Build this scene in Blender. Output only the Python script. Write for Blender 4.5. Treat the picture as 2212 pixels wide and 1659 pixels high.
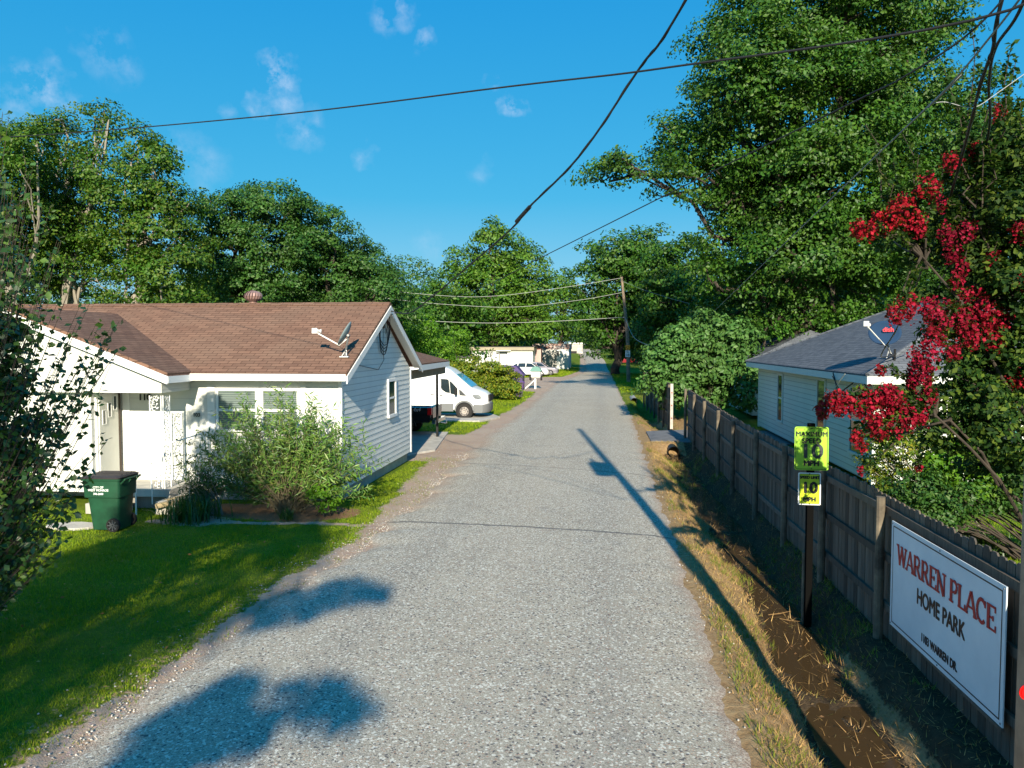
import bpy, math, random
import numpy as np
from mathutils import Vector, Matrix
R = math.radians
random.seed(7); rng = np.random.default_rng(11)
scene = bpy.context.scene
C = scene.collection
for o in list(bpy.data.objects): bpy.data.objects.remove(o)

# ---------------------------------------------------------------- camera
F = 788.0; PSI = math.atan(88/F); TH = math.atan(39/F); H = 3.6
cd = bpy.data.cameras.new('camera'); cam = bpy.data.objects.new('camera', cd); C.objects.link(cam)
cd.sensor_width = 36; cd.lens = 36*F/1024; cd.clip_start = .05; cd.clip_end = 4000
cam.location = (0, 0, H); cam.rotation_euler = (math.pi/2-TH, 0, PSI)
scene.camera = cam
scene.render.resolution_x = 1024; scene.render.resolution_y = 768
scene.render.engine = 'CYCLES'
# ---------------------------------------------------------------- light
ELEV = R(22.5); SX, SY = .12, -1.0
n_ = math.hypot(SX, SY); SUN = Vector((SX/n_*math.cos(ELEV), SY/n_*math.cos(ELEV), math.sin(ELEV)))
sl = bpy.data.lights.new('sun', 'SUN'); sl.energy = 5.0; sl.angle = R(.5); sl.color = (1, .90, .70)
so = bpy.data.objects.new('sun', sl); C.objects.link(so); so.rotation_euler = SUN.to_track_quat('Z', 'Y').to_euler()
scene.view_settings.view_transform = 'Standard'; scene.view_settings.look = 'None'
scene.view_settings.exposure = .85; scene.view_settings.gamma = 1

fw = np.array([-math.sin(PSI)*math.cos(TH), math.cos(PSI)*math.cos(TH), -math.sin(TH)])
rt = np.array([math.cos(PSI), math.sin(PSI), 0]); up = np.cross(rt, fw)
KD = 1024/2212
def ray(px, py): return fw*F + rt*(px-512) + up*(384-py)
def at(px, py, Y):
    d = ray(px, py); return np.array([0, 0, H]) + d*Y/d[1]
def dat(x, y, Y): return at(x*KD, y*KD, Y)

w = bpy.data.worlds.new('World'); scene.world = w; w.use_nodes = True
nt = w.node_tree; N = nt.nodes; L = nt.links
bgn = N['Background']; bgn.inputs[1].default_value = .085
sky = N.new('ShaderNodeTexSky'); sky.sky_type = 'NISHITA'; sky.sun_disc = False
sky.sun_elevation = ELEV; sky.sun_rotation = math.atan2(SX, SY); sky.air_density = 1.0; sky.dust_density = .3; sky.ozone_density = 2.5
hs = N.new('ShaderNodeHueSaturation'); hs.inputs['Hue'].default_value = .488; hs.inputs['Saturation'].default_value = 1.25; hs.inputs['Value'].default_value = 1.1
L.new(sky.outputs[0], hs.inputs['Color'])
tc = N.new('ShaderNodeTexCoord')
nz = N.new('ShaderNodeTexNoise'); nz.inputs['Scale'].default_value = 30; nz.inputs['Detail'].default_value = 6; nz.inputs['Roughness'].default_value = .62
L.new(tc.outputs['Generated'], nz.inputs['Vector'])
def wm(op, a, b=None, c=None):
    m = N.new('ShaderNodeMath'); m.operation = op
    for i, v in enumerate((a, b, c)):
        if v is None: continue
        if isinstance(v, (int, float)): m.inputs[i].default_value = v
        else: L.new(v, m.inputs[i])
    return m.outputs[0]
nw = N.new('ShaderNodeTexNoise'); nw.inputs['Scale'].default_value = 34; nw.inputs['Detail'].default_value = 4; L.new(tc.outputs['Generated'], nw.inputs['Vector'])
wv = N.new('ShaderNodeVectorMath'); wv.operation = 'MULTIPLY_ADD'; L.new(nw.outputs['Color'], wv.inputs[0]); wv.inputs[1].default_value = (.045,)*3; L.new(tc.outputs['Generated'], wv.inputs[2])
wv2 = N.new('ShaderNodeVectorMath'); wv2.operation = 'SUBTRACT'; L.new(wv.outputs[0], wv2.inputs[0]); wv2.inputs[1].default_value = (.0225,)*3
tot = None   # small fair-weather clouds, each round a direction of the sky
for (x, y, rad, s) in [(600, 165, .030, 1.0), (95, 185, .032, .7), (115, 225, .026, .5), (1110, 232, .020, .8), (560, 225, .018, .5), (610, 215, .022, .45), (655, 280, .030, .38), (225, 110, .032, .3), (255, 145, .028, .25), (1060, 178, .014, .4),
                       (845, 20, .030, .55), (917, 88, .014, .6), (790, 335, .016, .3), (380, 330, .035, .3), (430, 350, .035, .22), (490, 235, .014, .25), (1040, 370, .02, .2), (925, 525, .022, .2), (50, 230, .04, .35)]:
    d = ray(x*KD, y*KD); d = d/np.linalg.norm(d)
    vd = N.new('ShaderNodeVectorMath'); vd.operation = 'DISTANCE'; L.new(wv2.outputs[0], vd.inputs[0]); vd.inputs[1].default_value = tuple(d)
    m = wm('SUBTRACT', 1, wm('DIVIDE', vd.outputs['Value'], rad)); m = wm('MULTIPLY', wm('MAXIMUM', m, 0), s)
    tot = m if tot is None else wm('MAXIMUM', tot, m)
cl = wm('MULTIPLY', tot, wm('MULTIPLY', wm('SUBTRACT', nz.outputs['Fac'], .40), 4.2))
cl.node.use_clamp = True
mx = N.new('ShaderNodeMix'); mx.data_type = 'RGBA'; L.new(cl, mx.inputs['Factor'])
sz = N.new('ShaderNodeSeparateXYZ'); L.new(tc.outputs['Generated'], sz.inputs[0])
gr_ = N.new('ShaderNodeValToRGB'); L.new(sz.outputs[2], gr_.inputs[0]); el = gr_.color_ramp.elements; el[0].position = 0; el[0].color = (1.6, 3.7, 5.0, 1); el[1].position = .45; el[1].color = (.0, 2.0, 4.9, 1); e_ = el.new(.18); e_.color = (.15, 2.75, 4.9, 1)
m0 = N.new('ShaderNodeMix'); m0.data_type = 'RGBA'; m0.inputs['Factor'].default_value = .85; L.new(hs.outputs[0], m0.inputs['A']); L.new(gr_.outputs[0], m0.inputs['B']); L.new(m0.outputs['Result'], mx.inputs['A']); mx.inputs['B'].default_value = (5.0, 5.6, 6.8, 1)
L.new(mx.outputs['Result'], bgn.inputs[0])

# ---------------------------------------------------------------- materials
def mat(name, col, rough=.8, metal=0, spec=.3, bump=0, bscale=20, var=0, vscale=3, coat=0, col2=None, wear=None, bdist=.01):
    m = bpy.data.materials.new(name); m.use_nodes = True; t = m.node_tree; b = t.nodes['Principled BSDF']
    b.inputs['Base Color'].default_value = (*col, 1); b.inputs['Roughness'].default_value = rough; b.inputs['Metallic'].default_value = metal
    b.inputs['Specular IOR Level'].default_value = spec; b.inputs['Coat Weight'].default_value = coat
    tcn = t.nodes.new('ShaderNodeTexCoord')
    if var or col2:
        nn = t.nodes.new('ShaderNodeTexNoise'); nn.inputs['Scale'].default_value = vscale; nn.inputs['Detail'].default_value = 6; nn.inputs['Roughness'].default_value = .65
        t.links.new(tcn.outputs['Object'], nn.inputs['Vector'])
        r = t.nodes.new('ShaderNodeValToRGB'); r.color_ramp.elements[0].position = .35; r.color_ramp.elements[1].position = .65
        c2 = col2 or tuple(c*(1-var) for c in col)
        r.color_ramp.elements[0].color = (*c2, 1); r.color_ramp.elements[1].color = (*col, 1)
        t.links.new(nn.outputs['Fac'], r.inputs[0]); t.links.new(r.outputs[0], b.inputs['Base Color'])
    if bump:
        n2 = t.nodes.new('ShaderNodeTexNoise'); n2.inputs['Scale'].default_value = bscale; n2.inputs['Detail'].default_value = 5
        t.links.new(tcn.outputs['Object'], n2.inputs['Vector'])
        bp = t.nodes.new('ShaderNodeBump'); bp.inputs['Strength'].default_value = bump; bp.inputs['Distance'].default_value = bdist
        t.links.new(n2.outputs['Fac'], bp.inputs['Height']); t.links.new(bp.outputs[0], b.inputs['Normal'])
    return m
class NT:
    def __init__(s, name):
        s.m = bpy.data.materials.new(name); s.m.use_nodes = True; s.t = s.m.node_tree; s.b = s.t.nodes['Principled BSDF']
    def n(s, typ, **k):
        x = s.t.nodes.new(typ)
        for a, v in k.items(): setattr(x, a, v)
        return x
    def l(s, a, b): s.t.links.new(a, b)
    def math(s, op, a, b=None, c=None, clamp=False):
        m = s.n('ShaderNodeMath', operation=op); m.use_clamp = clamp
        for i, v in enumerate((a, b, c)):
            if v is None: continue
            if isinstance(v, (int, float)): m.inputs[i].default_value = v
            else: s.l(v, m.inputs[i])
        return m.outputs[0]
    def noise(s, vec, scale, detail=5, rough=.6):
        x = s.n('ShaderNodeTexNoise'); x.inputs['Scale'].default_value = scale; x.inputs['Detail'].default_value = detail; x.inputs['Roughness'].default_value = rough
        if vec is not None: s.l(vec, x.inputs['Vector'])
        return x.outputs['Fac']
    def mix(s, f, a, b, blend='MIX'):
        x = s.n('ShaderNodeMix', data_type='RGBA', blend_type=blend)
        for v, k in ((f, 'Factor'), (a, 'A'), (b, 'B')):
            i = x.inputs[k]
            if isinstance(v, (int, float)): i.default_value = v
            elif isinstance(v, tuple): i.default_value = (*v, 1)
            else: s.l(v, i)
        return x.outputs['Result']
    def ramp(s, f, p0, p1, c0=(0, 0, 0), c1=(1, 1, 1)):
        x = s.n('ShaderNodeValToRGB'); e = x.color_ramp.elements; e[0].position = p0; e[1].position = p1; e[0].color = (*c0, 1); e[1].color = (*c1, 1)
        s.l(f, x.inputs[0]); return x.outputs[0]
    def attr(s, name): x = s.n('ShaderNodeAttribute', attribute_name=name); return x.outputs['Fac']
    def bump(s, h, strength, dist):
        x = s.n('ShaderNodeBump'); x.inputs['Strength'].default_value = strength; x.inputs['Distance'].default_value = dist
        s.l(h, x.inputs['Height']); s.l(x.outputs[0], s.b.inputs['Normal'])
def leafmat(name, cols, trans=.3, rough=.5, spec=.35):
    q = NT(name); g = q.n('ShaderNodeNewGeometry'); x = q.n('ShaderNodeValToRGB'); e = x.color_ramp.elements
    while len(e) < len(cols): e.new(.5)
    for i, c in enumerate(cols): e[i].position = i/(len(cols)-1); e[i].color = (*c, 1)
    q.l(g.outputs['Random Per Island'], x.inputs[0])
    tcn = q.n('ShaderNodeTexCoord'); nn = q.noise(tcn.outputs['Object'], .45, 3)
    v = q.n('ShaderNodeHueSaturation'); q.l(x.outputs[0], v.inputs['Color']); q.l(q.math('ADD', q.math('MULTIPLY', nn, 1.0), .5), v.inputs['Value'])
    q.l(q.math('ADD', q.math('MULTIPLY', nn, .05), .475), v.inputs['Hue'])
    q.l(v.outputs[0], q.b.inputs['Base Color']); q.b.inputs['Roughness'].default_value = rough; q.b.inputs['Specular IOR Level'].default_value = spec
    tr = q.n('ShaderNodeBsdfTranslucent'); tcx = q.mix(.5, v.outputs[0], (.10, .26, .01)); q.l(tcx, tr.inputs['Color'])
    ms = q.n('ShaderNodeMixShader'); ms.inputs[0].default_value = trans; q.l(q.b.outputs[0], ms.inputs[1]); q.l(tr.outputs[0], ms.inputs[2])
    q.l(ms.outputs[0], q.t.nodes['Material Output'].inputs['Surface']); return q.m

# ---------------------------------------------------------------- mesh helpers
ORI = {}
def thing(name, label, cat, loc=(0, 0, 0), rotz=0, group=None, local=False):
    o = bpy.data.objects.new(name, None); C.objects.link(o); o.empty_display_size = .3
    o.location = loc; o.rotation_euler = (0, 0, rotz); o['label'] = label; o['category'] = cat
    if group: o['group'] = group
    ORI[o.name] = (0, 0, 0) if local else tuple(loc)
    return o
def tag(o, label=None, cat=None, group=None, kind=None):
    for k, v in (('label', label), ('category', cat), ('group', group), ('kind', kind)):
        if v: o[k] = v
    return o
def finish(name, verts, faces, m, parent=None, smooth=False, uv=True):
    me = bpy.data.meshes.new(name); v = np.asarray(verts, dtype=np.float64).reshape(-1, 3)
    off = (0, 0, 0)
    if parent:
        p = parent
        while p.parent: p = p.parent
        off = ORI[p.name]
    v = v-np.array(off)
    me.from_pydata(v.tolist(), [], faces); me.update()
    if uv:
        ul = me.uv_layers.new(name='UVMap')
        nl = len(me.loops); li = np.empty(nl, dtype=np.int32); me.loops.foreach_get('vertex_index', li)
        npoly = len(me.polygons); nr = np.empty(npoly*3); me.polygons.foreach_get('normal', nr); nr = nr.reshape(-1, 3)
        lt = np.empty(npoly, dtype=np.int32); me.polygons.foreach_get('loop_total', lt)
        nn = np.repeat(nr, lt, axis=0); ua = np.stack([-nn[:, 1], nn[:, 0], np.zeros(nl)], 1); ln = np.linalg.norm(ua, axis=1, keepdims=True)
        ua = np.where(ln < .05, np.array([[1., 0, 0]]), ua/np.maximum(ln, 1e-9)); va = np.cross(nn, ua)
        P = v[li]+np.array(off); ul.data.foreach_set('uv', np.stack([(P*ua).sum(1), (P*va).sum(1)], 1).ravel().astype(np.float32))
    if smooth: me.shade_smooth()
    if m: me.materials.append(m)
    o = bpy.data.objects.new(name, me); C.objects.link(o)
    if parent: o.parent = parent
    return o
class MB:
    def __init__(s): s.v = []; s.f = []
    def add(s, vs, fs):
        b = len(s.v); s.v += [tuple(map(float, x)) for x in vs]; s.f += [tuple(i+b for i in f) for f in fs]; return s
    def box(s, c, d, rz=0, M=None):
        hx, hy, hz = d[0]/2, d[1]/2, d[2]/2
        vs = [Vector((x, y, z)) for x in (-hx, hx) for y in (-hy, hy) for z in (-hz, hz)]
        m = M or Matrix.Rotation(rz, 3, 'Z')
        vs = [m @ v+Vector(c) for v in vs]
        return s.add(vs, [(0, 1, 3, 2), (4, 6, 7, 5), (0, 4, 5, 1), (2, 3, 7, 6), (0, 2, 6, 4), (1, 5, 7, 3)])
    def bb(s, a, b):
        return s.box([(a[i]+b[i])/2 for i in range(3)], [abs(b[i]-a[i]) for i in range(3)])
    def quad(s, *p): return s.add(p, [tuple(range(len(p)))])
    def slab(s, pts, d):       # polygon thickened along vector d
        n = len(pts); d = Vector(d); p = [Vector(q) for q in pts]
        fs = [tuple(range(n)), tuple(range(2*n-1, n-1, -1))]+[(i, i+n, (i+1) % n+n, (i+1) % n) for i in range(n)]
        return s.add(p+[q+d for q in p], fs)
    def tube(s, pts, r, n=6, cap=True):
        pts = [Vector(p) for p in pts]; k = len(pts); rr = r if isinstance(r, (list, tuple, np.ndarray)) else [r]*k
        vs = []; ref = None
        for i, p in enumerate(pts):
            t = (pts[min(i+1, k-1)]-pts[max(i-1, 0)]).normalized()
            if ref is None: ref = Vector((0, 0, 1)) if abs(t.z) < .9 else Vector((1, 0, 0))
            a = t.cross(ref)
            if a.length < 1e-4: a = t.cross(Vector((.3, 1, .2)))
            a.normalize(); b = t.cross(a); ref = a.cross(t)
            for j in range(n):
                th = 2*math.pi*j/n; vs.append(p+(a*math.cos(th)+b*math.sin(th))*rr[i])
        fs = [(i*n+j, i*n+(j+1) % n, (i+1)*n+(j+1) % n, (i+1)*n+j) for i in range(k-1) for j in range(n)]
        if cap: fs += [tuple(range(n-1, -1, -1)), tuple(range((k-1)*n, k*n))]
        return s.add(vs, fs)
    def lathe(s, prof, c=(0, 0, 0), n=24, M=None):   # prof [(r, z)]
        vs = []
        for r, z in prof:
            for j in range(n):
                v = Vector((r*math.cos(2*math.pi*j/n), r*math.sin(2*math.pi*j/n), z))
                vs.append((M @ v if M else v)+Vector(c))
        k = len(prof)
        return s.add(vs, [(i*n+j, i*n+(j+1) % n, (i+1)*n+(j+1) % n, (i+1)*n+j) for i in range(k-1) for j in range(n)])
    def build(s, name, m, parent=None, bevel=0, smooth=False, seg=2):
        o = finish(name, s.v, s.f, m, parent, smooth)
        if bevel:
            b = o.modifiers.new('b', 'BEVEL'); b.width = bevel; b.segments = seg; b.limit_method = 'ANGLE'; b.angle_limit = R(30)
            if seg > 2: o.data.shade_smooth()
        return o
def text(body, size, m, parent, origin, xdir, ydir, extr=.002, bold=0, align='CENTER', sx=1, name='lettering', shear=0):
    cu = bpy.data.curves.new('t', 'FONT'); cu.body = body; cu.size = size; cu.extrude = extr; cu.align_x = align; cu.align_y = 'CENTER'; cu.shear = shear
    o = bpy.data.objects.new('t', cu); C.objects.link(o); bpy.context.view_layer.update()
    me = bpy.data.meshes.new_from_object(o.evaluated_get(bpy.context.evaluated_depsgraph_get()))
    v = np.empty(len(me.vertices)*3); me.vertices.foreach_get('co', v); v = v.reshape(-1, 3); v[:, 0] *= sx
    X = Vector(xdir).normalized(); Y = Vector(ydir).normalized(); Z = X.cross(Y)
    V = np.array(origin)+v[:, :1]*np.array(X)+v[:, 1:2]*np.array(Y)+v[:, 2:]*np.array(Z)
    fs = [tuple(p.vertices) for p in me.polygons]
    if bold:
        V0, f0 = V, fs; n0 = len(V0); V, fs = [], []
        for i, (dx, dy) in enumerate([(-1, 0), (1, 0), (0, .8), (0, -.8), (0, 0)]):
            V.append(V0+np.array(X)*dx*bold+np.array(Y)*dy*bold+np.array(Z)*.0002*i); fs += [tuple(a+i*n0 for a in f) for f in f0]
        V = np.concatenate(V)
    bpy.data.objects.remove(o); bpy.data.curves.remove(cu); bpy.data.meshes.remove(me)
    return finish(name, V, fs, m, parent)
def bulk(name, verts, nper, m, parent=None, faces_local=None, attrs=None):
    """many identical small pieces; verts (n*nper,3); faces_local list of index tuples, same length"""
    n = len(verts)//nper; fl = np.array(faces_local, dtype=np.int64); k = fl.shape[1]
    idx = (fl[None]+(np.arange(n)*nper)[:, None, None]).reshape(-1, k)
    me = bpy.data.meshes.new(name); off = (0, 0, 0)
    if parent:
        p = parent
        while p.parent: p = p.parent
        off = ORI[p.name]
    me.vertices.add(len(verts)); me.vertices.foreach_set('co', (verts-np.array(off)).astype(np.float32).ravel())
    me.loops.add(idx.size); me.loops.foreach_set('vertex_index', idx.astype(np.int32).ravel())
    me.polygons.add(len(idx)); me.polygons.foreach_set('loop_start', (np.arange(len(idx))*k).astype(np.int32))
    me.update(calc_edges=True)
    if attrs:
        for an, av in attrs.items():
            a = me.attributes.new(an, 'FLOAT', 'POINT'); a.data.foreach_set('value', av.astype(np.float32))
    if m: me.materials.append(m)
    o = bpy.data.objects.new(name, me); C.objects.link(o)
    if parent: o.parent = parent
    return o
def unit(a): return a/np.maximum(np.linalg.norm(a, axis=-1, keepdims=True), 1e-9)
def leaf_verts(c, nrm, size, aspect=.55, tdir=None, fold=.12):
    n = len(c); nrm = unit(nrm)
    t = rng.normal(size=(n, 3)) if tdir is None else tdir
    t = unit(t-(t*nrm).sum(1, keepdims=True)*nrm); b = np.cross(nrm, t); s = np.asarray(size).reshape(-1, 1)
    mid = c+t*s*.04
    V = np.stack([c-t*s*.5, mid-b*s*aspect*.5+nrm*s*fold, c+t*s*.5, mid+b*s*aspect*.5+nrm*s*fold], 1)
    return V.reshape(-1, 3)
LF = [(0, 1, 2), (0, 2, 3)]
def leafobj(name, V, m, parent): return bulk(name, V, 4, m, parent, LF)

def crown_leaves(lobes, leaf, per, clump_r=.95, dens=1.0, flat=.8, gap=.0, upbias=.35):
    """lobes: (centre, (rx,ry,rz)). leaf clumps spread over the shells and volume of each lobe"""
    out = []; cps = []
    for c, r in lobes:
        c = np.array(c); r = np.array(r)
        area = (r[0]*r[1]+r[0]*r[2]+r[1]*r[2])/3*4*math.pi
        n = max(4, int(area/(clump_r**2*1.15)*dens))
        d = unit(rng.normal(size=(n, 3))); d[:, 2] = d[:, 2]*.9+.12
        d = unit(d); rad = rng.uniform(.62, 1.08, size=(n, 1))
        p = c+d*r*rad; cr = clump_r*rng.uniform(.6, 1.35, size=n)
        keep = rng.random(n) > gap; p = p[keep]; d = d[keep]; cr = cr[keep]
        for i in range(len(p)):
            k = max(6, int(per*(cr[i]/clump_r)**2))
            u = unit(rng.normal(size=(k, 3))); u[:, 2] = np.abs(u[:, 2])*1.1-.35
            q = u*(rng.random((k, 1))**.45)*cr[i]; q[:, 2] *= flat
            q += d[i]*cr[i]*.2
            out.append(np.concatenate([p[i]+q, u*.55+d[i]*.5+np.array([0, 0, upbias])+rng.normal(size=(k, 3))*.45], 1))
        cps.append(p)
    A = np.concatenate(out); k = len(A)
    return leaf_verts(A[:, :3], A[:, 3:], leaf*rng.uniform(.6, 1.35, k), .62), cps
def curve_pts(a, b, sag=0, n=8, wob=0):
    a = np.array(a, float); b = np.array(b, float); P = []
    for i in range(n+1):
        t = i/n; p = a*(1-t)+b*t; p[2] -= sag*4*t*(1-t)
        if 0 < i < n: p = p+rng.normal(size=3)*wob
        P.append(p)
    return P
def tree(name, label, base, r0, lobes, leaf, per, lm, bm, clump_r=.95, dens=1.0, gap=0, limbs=3, group=None, cat='tree', flat=.85, extra=None, trunk_top=None):
    t = thing(name, label, cat, tuple(base), group=group)
    V, cps = crown_leaves(lobes, leaf, per, clump_r, dens, flat, gap)
    leafobj('crown', V, lm, t)
    b = MB(); base = np.array(base, float)
    cen = np.mean([l[0] for l in lobes], axis=0); top = np.array(trunk_top) if trunk_top is not None else np.array([cen[0]*.6+base[0]*.4, cen[1]*.6+base[1]*.4, cen[2]])
    P = curve_pts(base-np.array([0, 0, .3]), top, 0, 8, r0*.5); b.tube(P, [r0*(1.25-.95*i/8) for i in range(9)], 10)
    for (c, r), cp in zip(lobes, cps):
        c = np.array(c); k = random.randint(2, 6); s = P[k]
        end = c-np.array([0, 0, .2])*r[2]; Q = curve_pts(s, end, -.1*np.linalg.norm(end-s)*.3, 6, .55*r0+.08)
        b.tube(Q, [r0*(.42-.3*i/6) for i in range(7)], 6)
        for _ in range(min(limbs, len(cp))):
            e = cp[random.randrange(len(cp))]; s2 = Q[random.randint(3, 6)]
            b.tube(curve_pts(s2, e, 0, 5, .12), [r0*(.13-.1*i/5)+.008 for i in range(6)], 5)
    b.build('trunk', bm, t)
    return t
# ---------------------------------------------------------------- value noise for shaping the ground
_t = rng.random((256, 256))
def vn(x, y, s):
    x = np.asarray(x)*s; y = np.asarray(y)*s; xi = np.floor(x).astype(int); yi = np.floor(y).astype(int); fx = x-xi; fy = y-yi
    fx = fx*fx*(3-2*fx); fy = fy*fy*(3-2*fy); a = _t[xi % 256, yi % 256]; b = _t[(xi+1) % 256, yi % 256]; c = _t[xi % 256, (yi+1) % 256]; d = _t[(xi+1) % 256, (yi+1) % 256]
    return (a*(1-fx)+b*fx)*(1-fy)+(c*(1-fx)+d*fx)*fy
def fbm(x, y, s): return vn(x, y, s)*.55+vn(x+31, y+17, s*2.1)*.3+vn(x+7, y+71, s*4.3)*.15
def sst(a, b, x): t = np.clip((x-a)/(b-a), 0, 1); return t*t*(3-2*t)
YL = [-12, 3, 6, 8.75, 11, 13.5, 18, 22.7, 33, 47, 58, 75, 90, 110, 160, 200, 330]; XL = [-7.2, -5.4, -4.77, -4.65, -4.6, -4.35, -4.2, -4.45, -4.5, -4.3, -4.4, -4.2, -3.2, -2.1, -3.4, -4.8, -9]
YR = [-12, 3, 6.7, 10.7, 17.4, 25, 40, 56, 86, 110, 160, 200, 330]; XR = [1.6, 1.4, 1.37, 1.41, 1.47, 1.54, 1.7, 1.6, 1.5, 1.3, .95, -.5, -4]
def xl(y): return np.interp(y, YL, XL)
def xr(y): return np.interp(y, YR, XR)
def xditch(y): return np.interp(y, [0, 7, 17, 28, 52], [2.62, 2.7, 2.9, 2.72, 2.6])
def ditch(x, y):
    act = np.maximum(sst(-14, -9, y)*(1-sst(28.2, 29.3, y)), sst(33.2, 34.2, y)*(1-sst(50, 53, y))*.75)
    e = (fbm(x, y, .9)-.5)*.35; d = x-xditch(y)+e; wl = xditch(y)-xr(y)-.12; wr = .62
    tt = np.where(d < 0, -d/wl, d/wr); tt = np.clip((tt-.16)/.84, 0, 1)
    return act*(1-tt*tt*(3-2*tt))
def gz(x, y):
    x = np.asarray(x, float); y = np.asarray(y, float)
    z = np.clip((y-120)*.0165, 0, 3.2)
    z = z-.46*ditch(x, y)+(fbm(x, y, .35)-.5)*.09*(1-sst(.0, .6, (x-xl(y)))*(1-sst(-.2, .5, x-xr(y))))
    z = z+(fbm(x, y, 3.1)-.5)*(.05+.13*ditch(x, y))*sst(.1, .5, x-xr(y))*(1-sst(4, 5, x))
    z -= .05*sst(-.3, .3, x-xl(y))*(1-sst(-.3, .3, x-xr(y)))
    return z
def surf(x, y):
    nn = fbm(x, y, 1.3); n2 = fbm(x+50, y, .5); n3 = fbm(x, y+90, 5)
    dl = xl(y)-x                                            # metres left of the road edge
    wd = np.interp(y, [5, 9, 14, 20, 30, 45, 60, 64, 84, 90, 150], [.14, .14, .28, .8, .9, .65, .45, 8, 8, 1, .6])
    dirt = (1-sst(wd*.55, wd*1.15+.1, dl+(nn-.5)*.5))*(x < 0)
    dirt = np.maximum(dirt, (1-sst(2.2, 3.0, np.abs(y-27.4)*.8+(nn-.5)*1.2))*(1-sst(4.6, 5.6, dl))*(x < 0))   # drive beside the house
    dirt = np.maximum(dirt, .95*(1-sst(.07, .16, np.abs(y-15.15-.05*(x+7)+(nn-.5)*.5)))*(x < -4.3)*(x > -9.2))
    mul = (1-sst(.8, 1.2, np.hypot((x+7.3)/2.1, (y-16.2)/.8)+(nn-.5)*.6))
    dirt = np.maximum(dirt, .8*(1-sst(.5, 1.2, np.hypot(x+8.3, (y-15.3)*1.4)+(nn-.5)*.5)))
    right = sst(-.6, -.35, x-xr(y))*(1-sst(3.9, 4.6, x))*(1-sst(60, 66, y))
    dry = right*np.maximum(.72, sst(.30, .48, n2*.6+n3*.4+.06))*(.3+.7*(1-sst(33, 45, y)))
    dry = np.maximum(dry, sst(.2, 1.6, 1.7-dl)*.5*(dl > 0))
    mud_shade = ditch(x, y)**.6*sst(.6, .9, ditch(x, y))
    shade = sst(2.95, 3.15, x)*(1-sst(3.7, 4.0, x))*(y < 31)*(.95)  # bank shade beside the fence, painted as dark earth through this mask
    return dirt, dry, np.clip(mud_shade+shade, 0, 1), mul

def lin(a, b, st): return list(np.arange(a, b, st))
xs = [-900, -500, -250, -150, -100, -70, -50, -40, -33, -28, -24, -21]+lin(-19, -9.5, .3)+lin(-9.5, -3.6, .12)+lin(-3.6, 1, .5)+lin(1, 4.3, .07)+lin(4.3, 12, .4)+[13, 15, 18, 22, 28, 36, 50, 70, 100, 150, 250, 500, 900]
ys = [-300, -120, -60, -30, -20]+lin(-14, 3, .8)+lin(3, 18, .11)+lin(18, 34, .2)+lin(34, 66, .4)+lin(66, 130, 2)+lin(130, 240, 8)+[260, 300, 400, 600, 1000, 1800, 3000]
X, Y = np.meshgrid(xs, ys); Z = gz(X, Y); nxx, nyy = len(xs), len(ys)
V = np.stack([X, Y, Z], -1).reshape(-1, 3)
i = np.arange(nxx-1)[None, :]+np.arange(nyy-1)[:, None]*nxx
Fq = np.stack([i, i+1, i+nxx+1, i+nxx], -1).reshape(-1, 4)
me = bpy.data.meshes.new('ground'); me.vertices.add(len(V)); me.vertices.foreach_set('co', V.astype(np.float32).ravel())
me.loops.add(Fq.size); me.loops.foreach_set('vertex_index', Fq.astype(np.int32).ravel()); me.polygons.add(len(Fq)); me.polygons.foreach_set('loop_start', (np.arange(len(Fq))*4).astype(np.int32)); me.update(calc_edges=True); me.shade_smooth()
for nme, arr in zip(('dirt', 'dry', 'mud_shade', 'mulch'), surf(V[:, 0], V[:, 1])):
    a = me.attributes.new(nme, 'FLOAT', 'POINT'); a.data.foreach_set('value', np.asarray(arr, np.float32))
q = NT('ground'); tcn = q.n('ShaderNodeTexCoord'); ob = tcn.outputs['Object']
n1 = q.noise(ob, .55, 4); n2 = q.noise(ob, 9, 6, .7); n3 = q.noise(ob, 60, 3, .7)
grass = q.mix(q.ramp(n1, .35, .65), (.11, .19, .008), (.20, .25, .02))
grass = q.mix(q.ramp(n2, .35, .75), q.mix(.5, grass, (.03, .07, .006)), grass)
drycol = q.mix(q.ramp(n2, .3, .7), (.26, .15, .07), (.46, .32, .17))
vor = q.n('ShaderNodeTexVoronoi'); vor.inputs['Scale'].default_value = 45; q.l(ob, vor.inputs['Vector'])
dirtcol = q.mix(q.ramp(n1, .3, .7), (.40, .27, .20), (.47, .36, .27))
dirtcol = q.mix(q.math('MULTIPLY', q.ramp(n2, .45, .7), .6), dirtcol, q.mix(.75, vor.outputs['Color'], (.40, .37, .34)))
mud_shade_col = q.mix(q.ramp(n2, .3, .7), (.035, .025, .016), (.10, .068, .04))
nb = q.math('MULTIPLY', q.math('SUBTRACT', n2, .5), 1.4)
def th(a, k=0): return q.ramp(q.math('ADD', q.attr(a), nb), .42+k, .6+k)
c = q.mix(th('dry'), grass, drycol); c = q.mix(th('mud_shade'), c, mud_shade_col); c = q.mix(th('dirt'), c, dirtcol)
c = q.mix(th('mulch'), c, q.mix(q.ramp(n3, .3, .7), (.16, .085, .045), (.34, .21, .12)))
q.l(c, q.b.inputs['Base Color']); q.b.inputs['Roughness'].default_value = .95; q.b.inputs['Specular IOR Level'].default_value = .15
q.bump(q.math('ADD', n2, q.math('MULTIPLY', n3, .6)), .8, .05)
me.materials.append(q.m); go = bpy.data.objects.new('ground', me); C.objects.link(go); tag(go, kind='structure')

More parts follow.
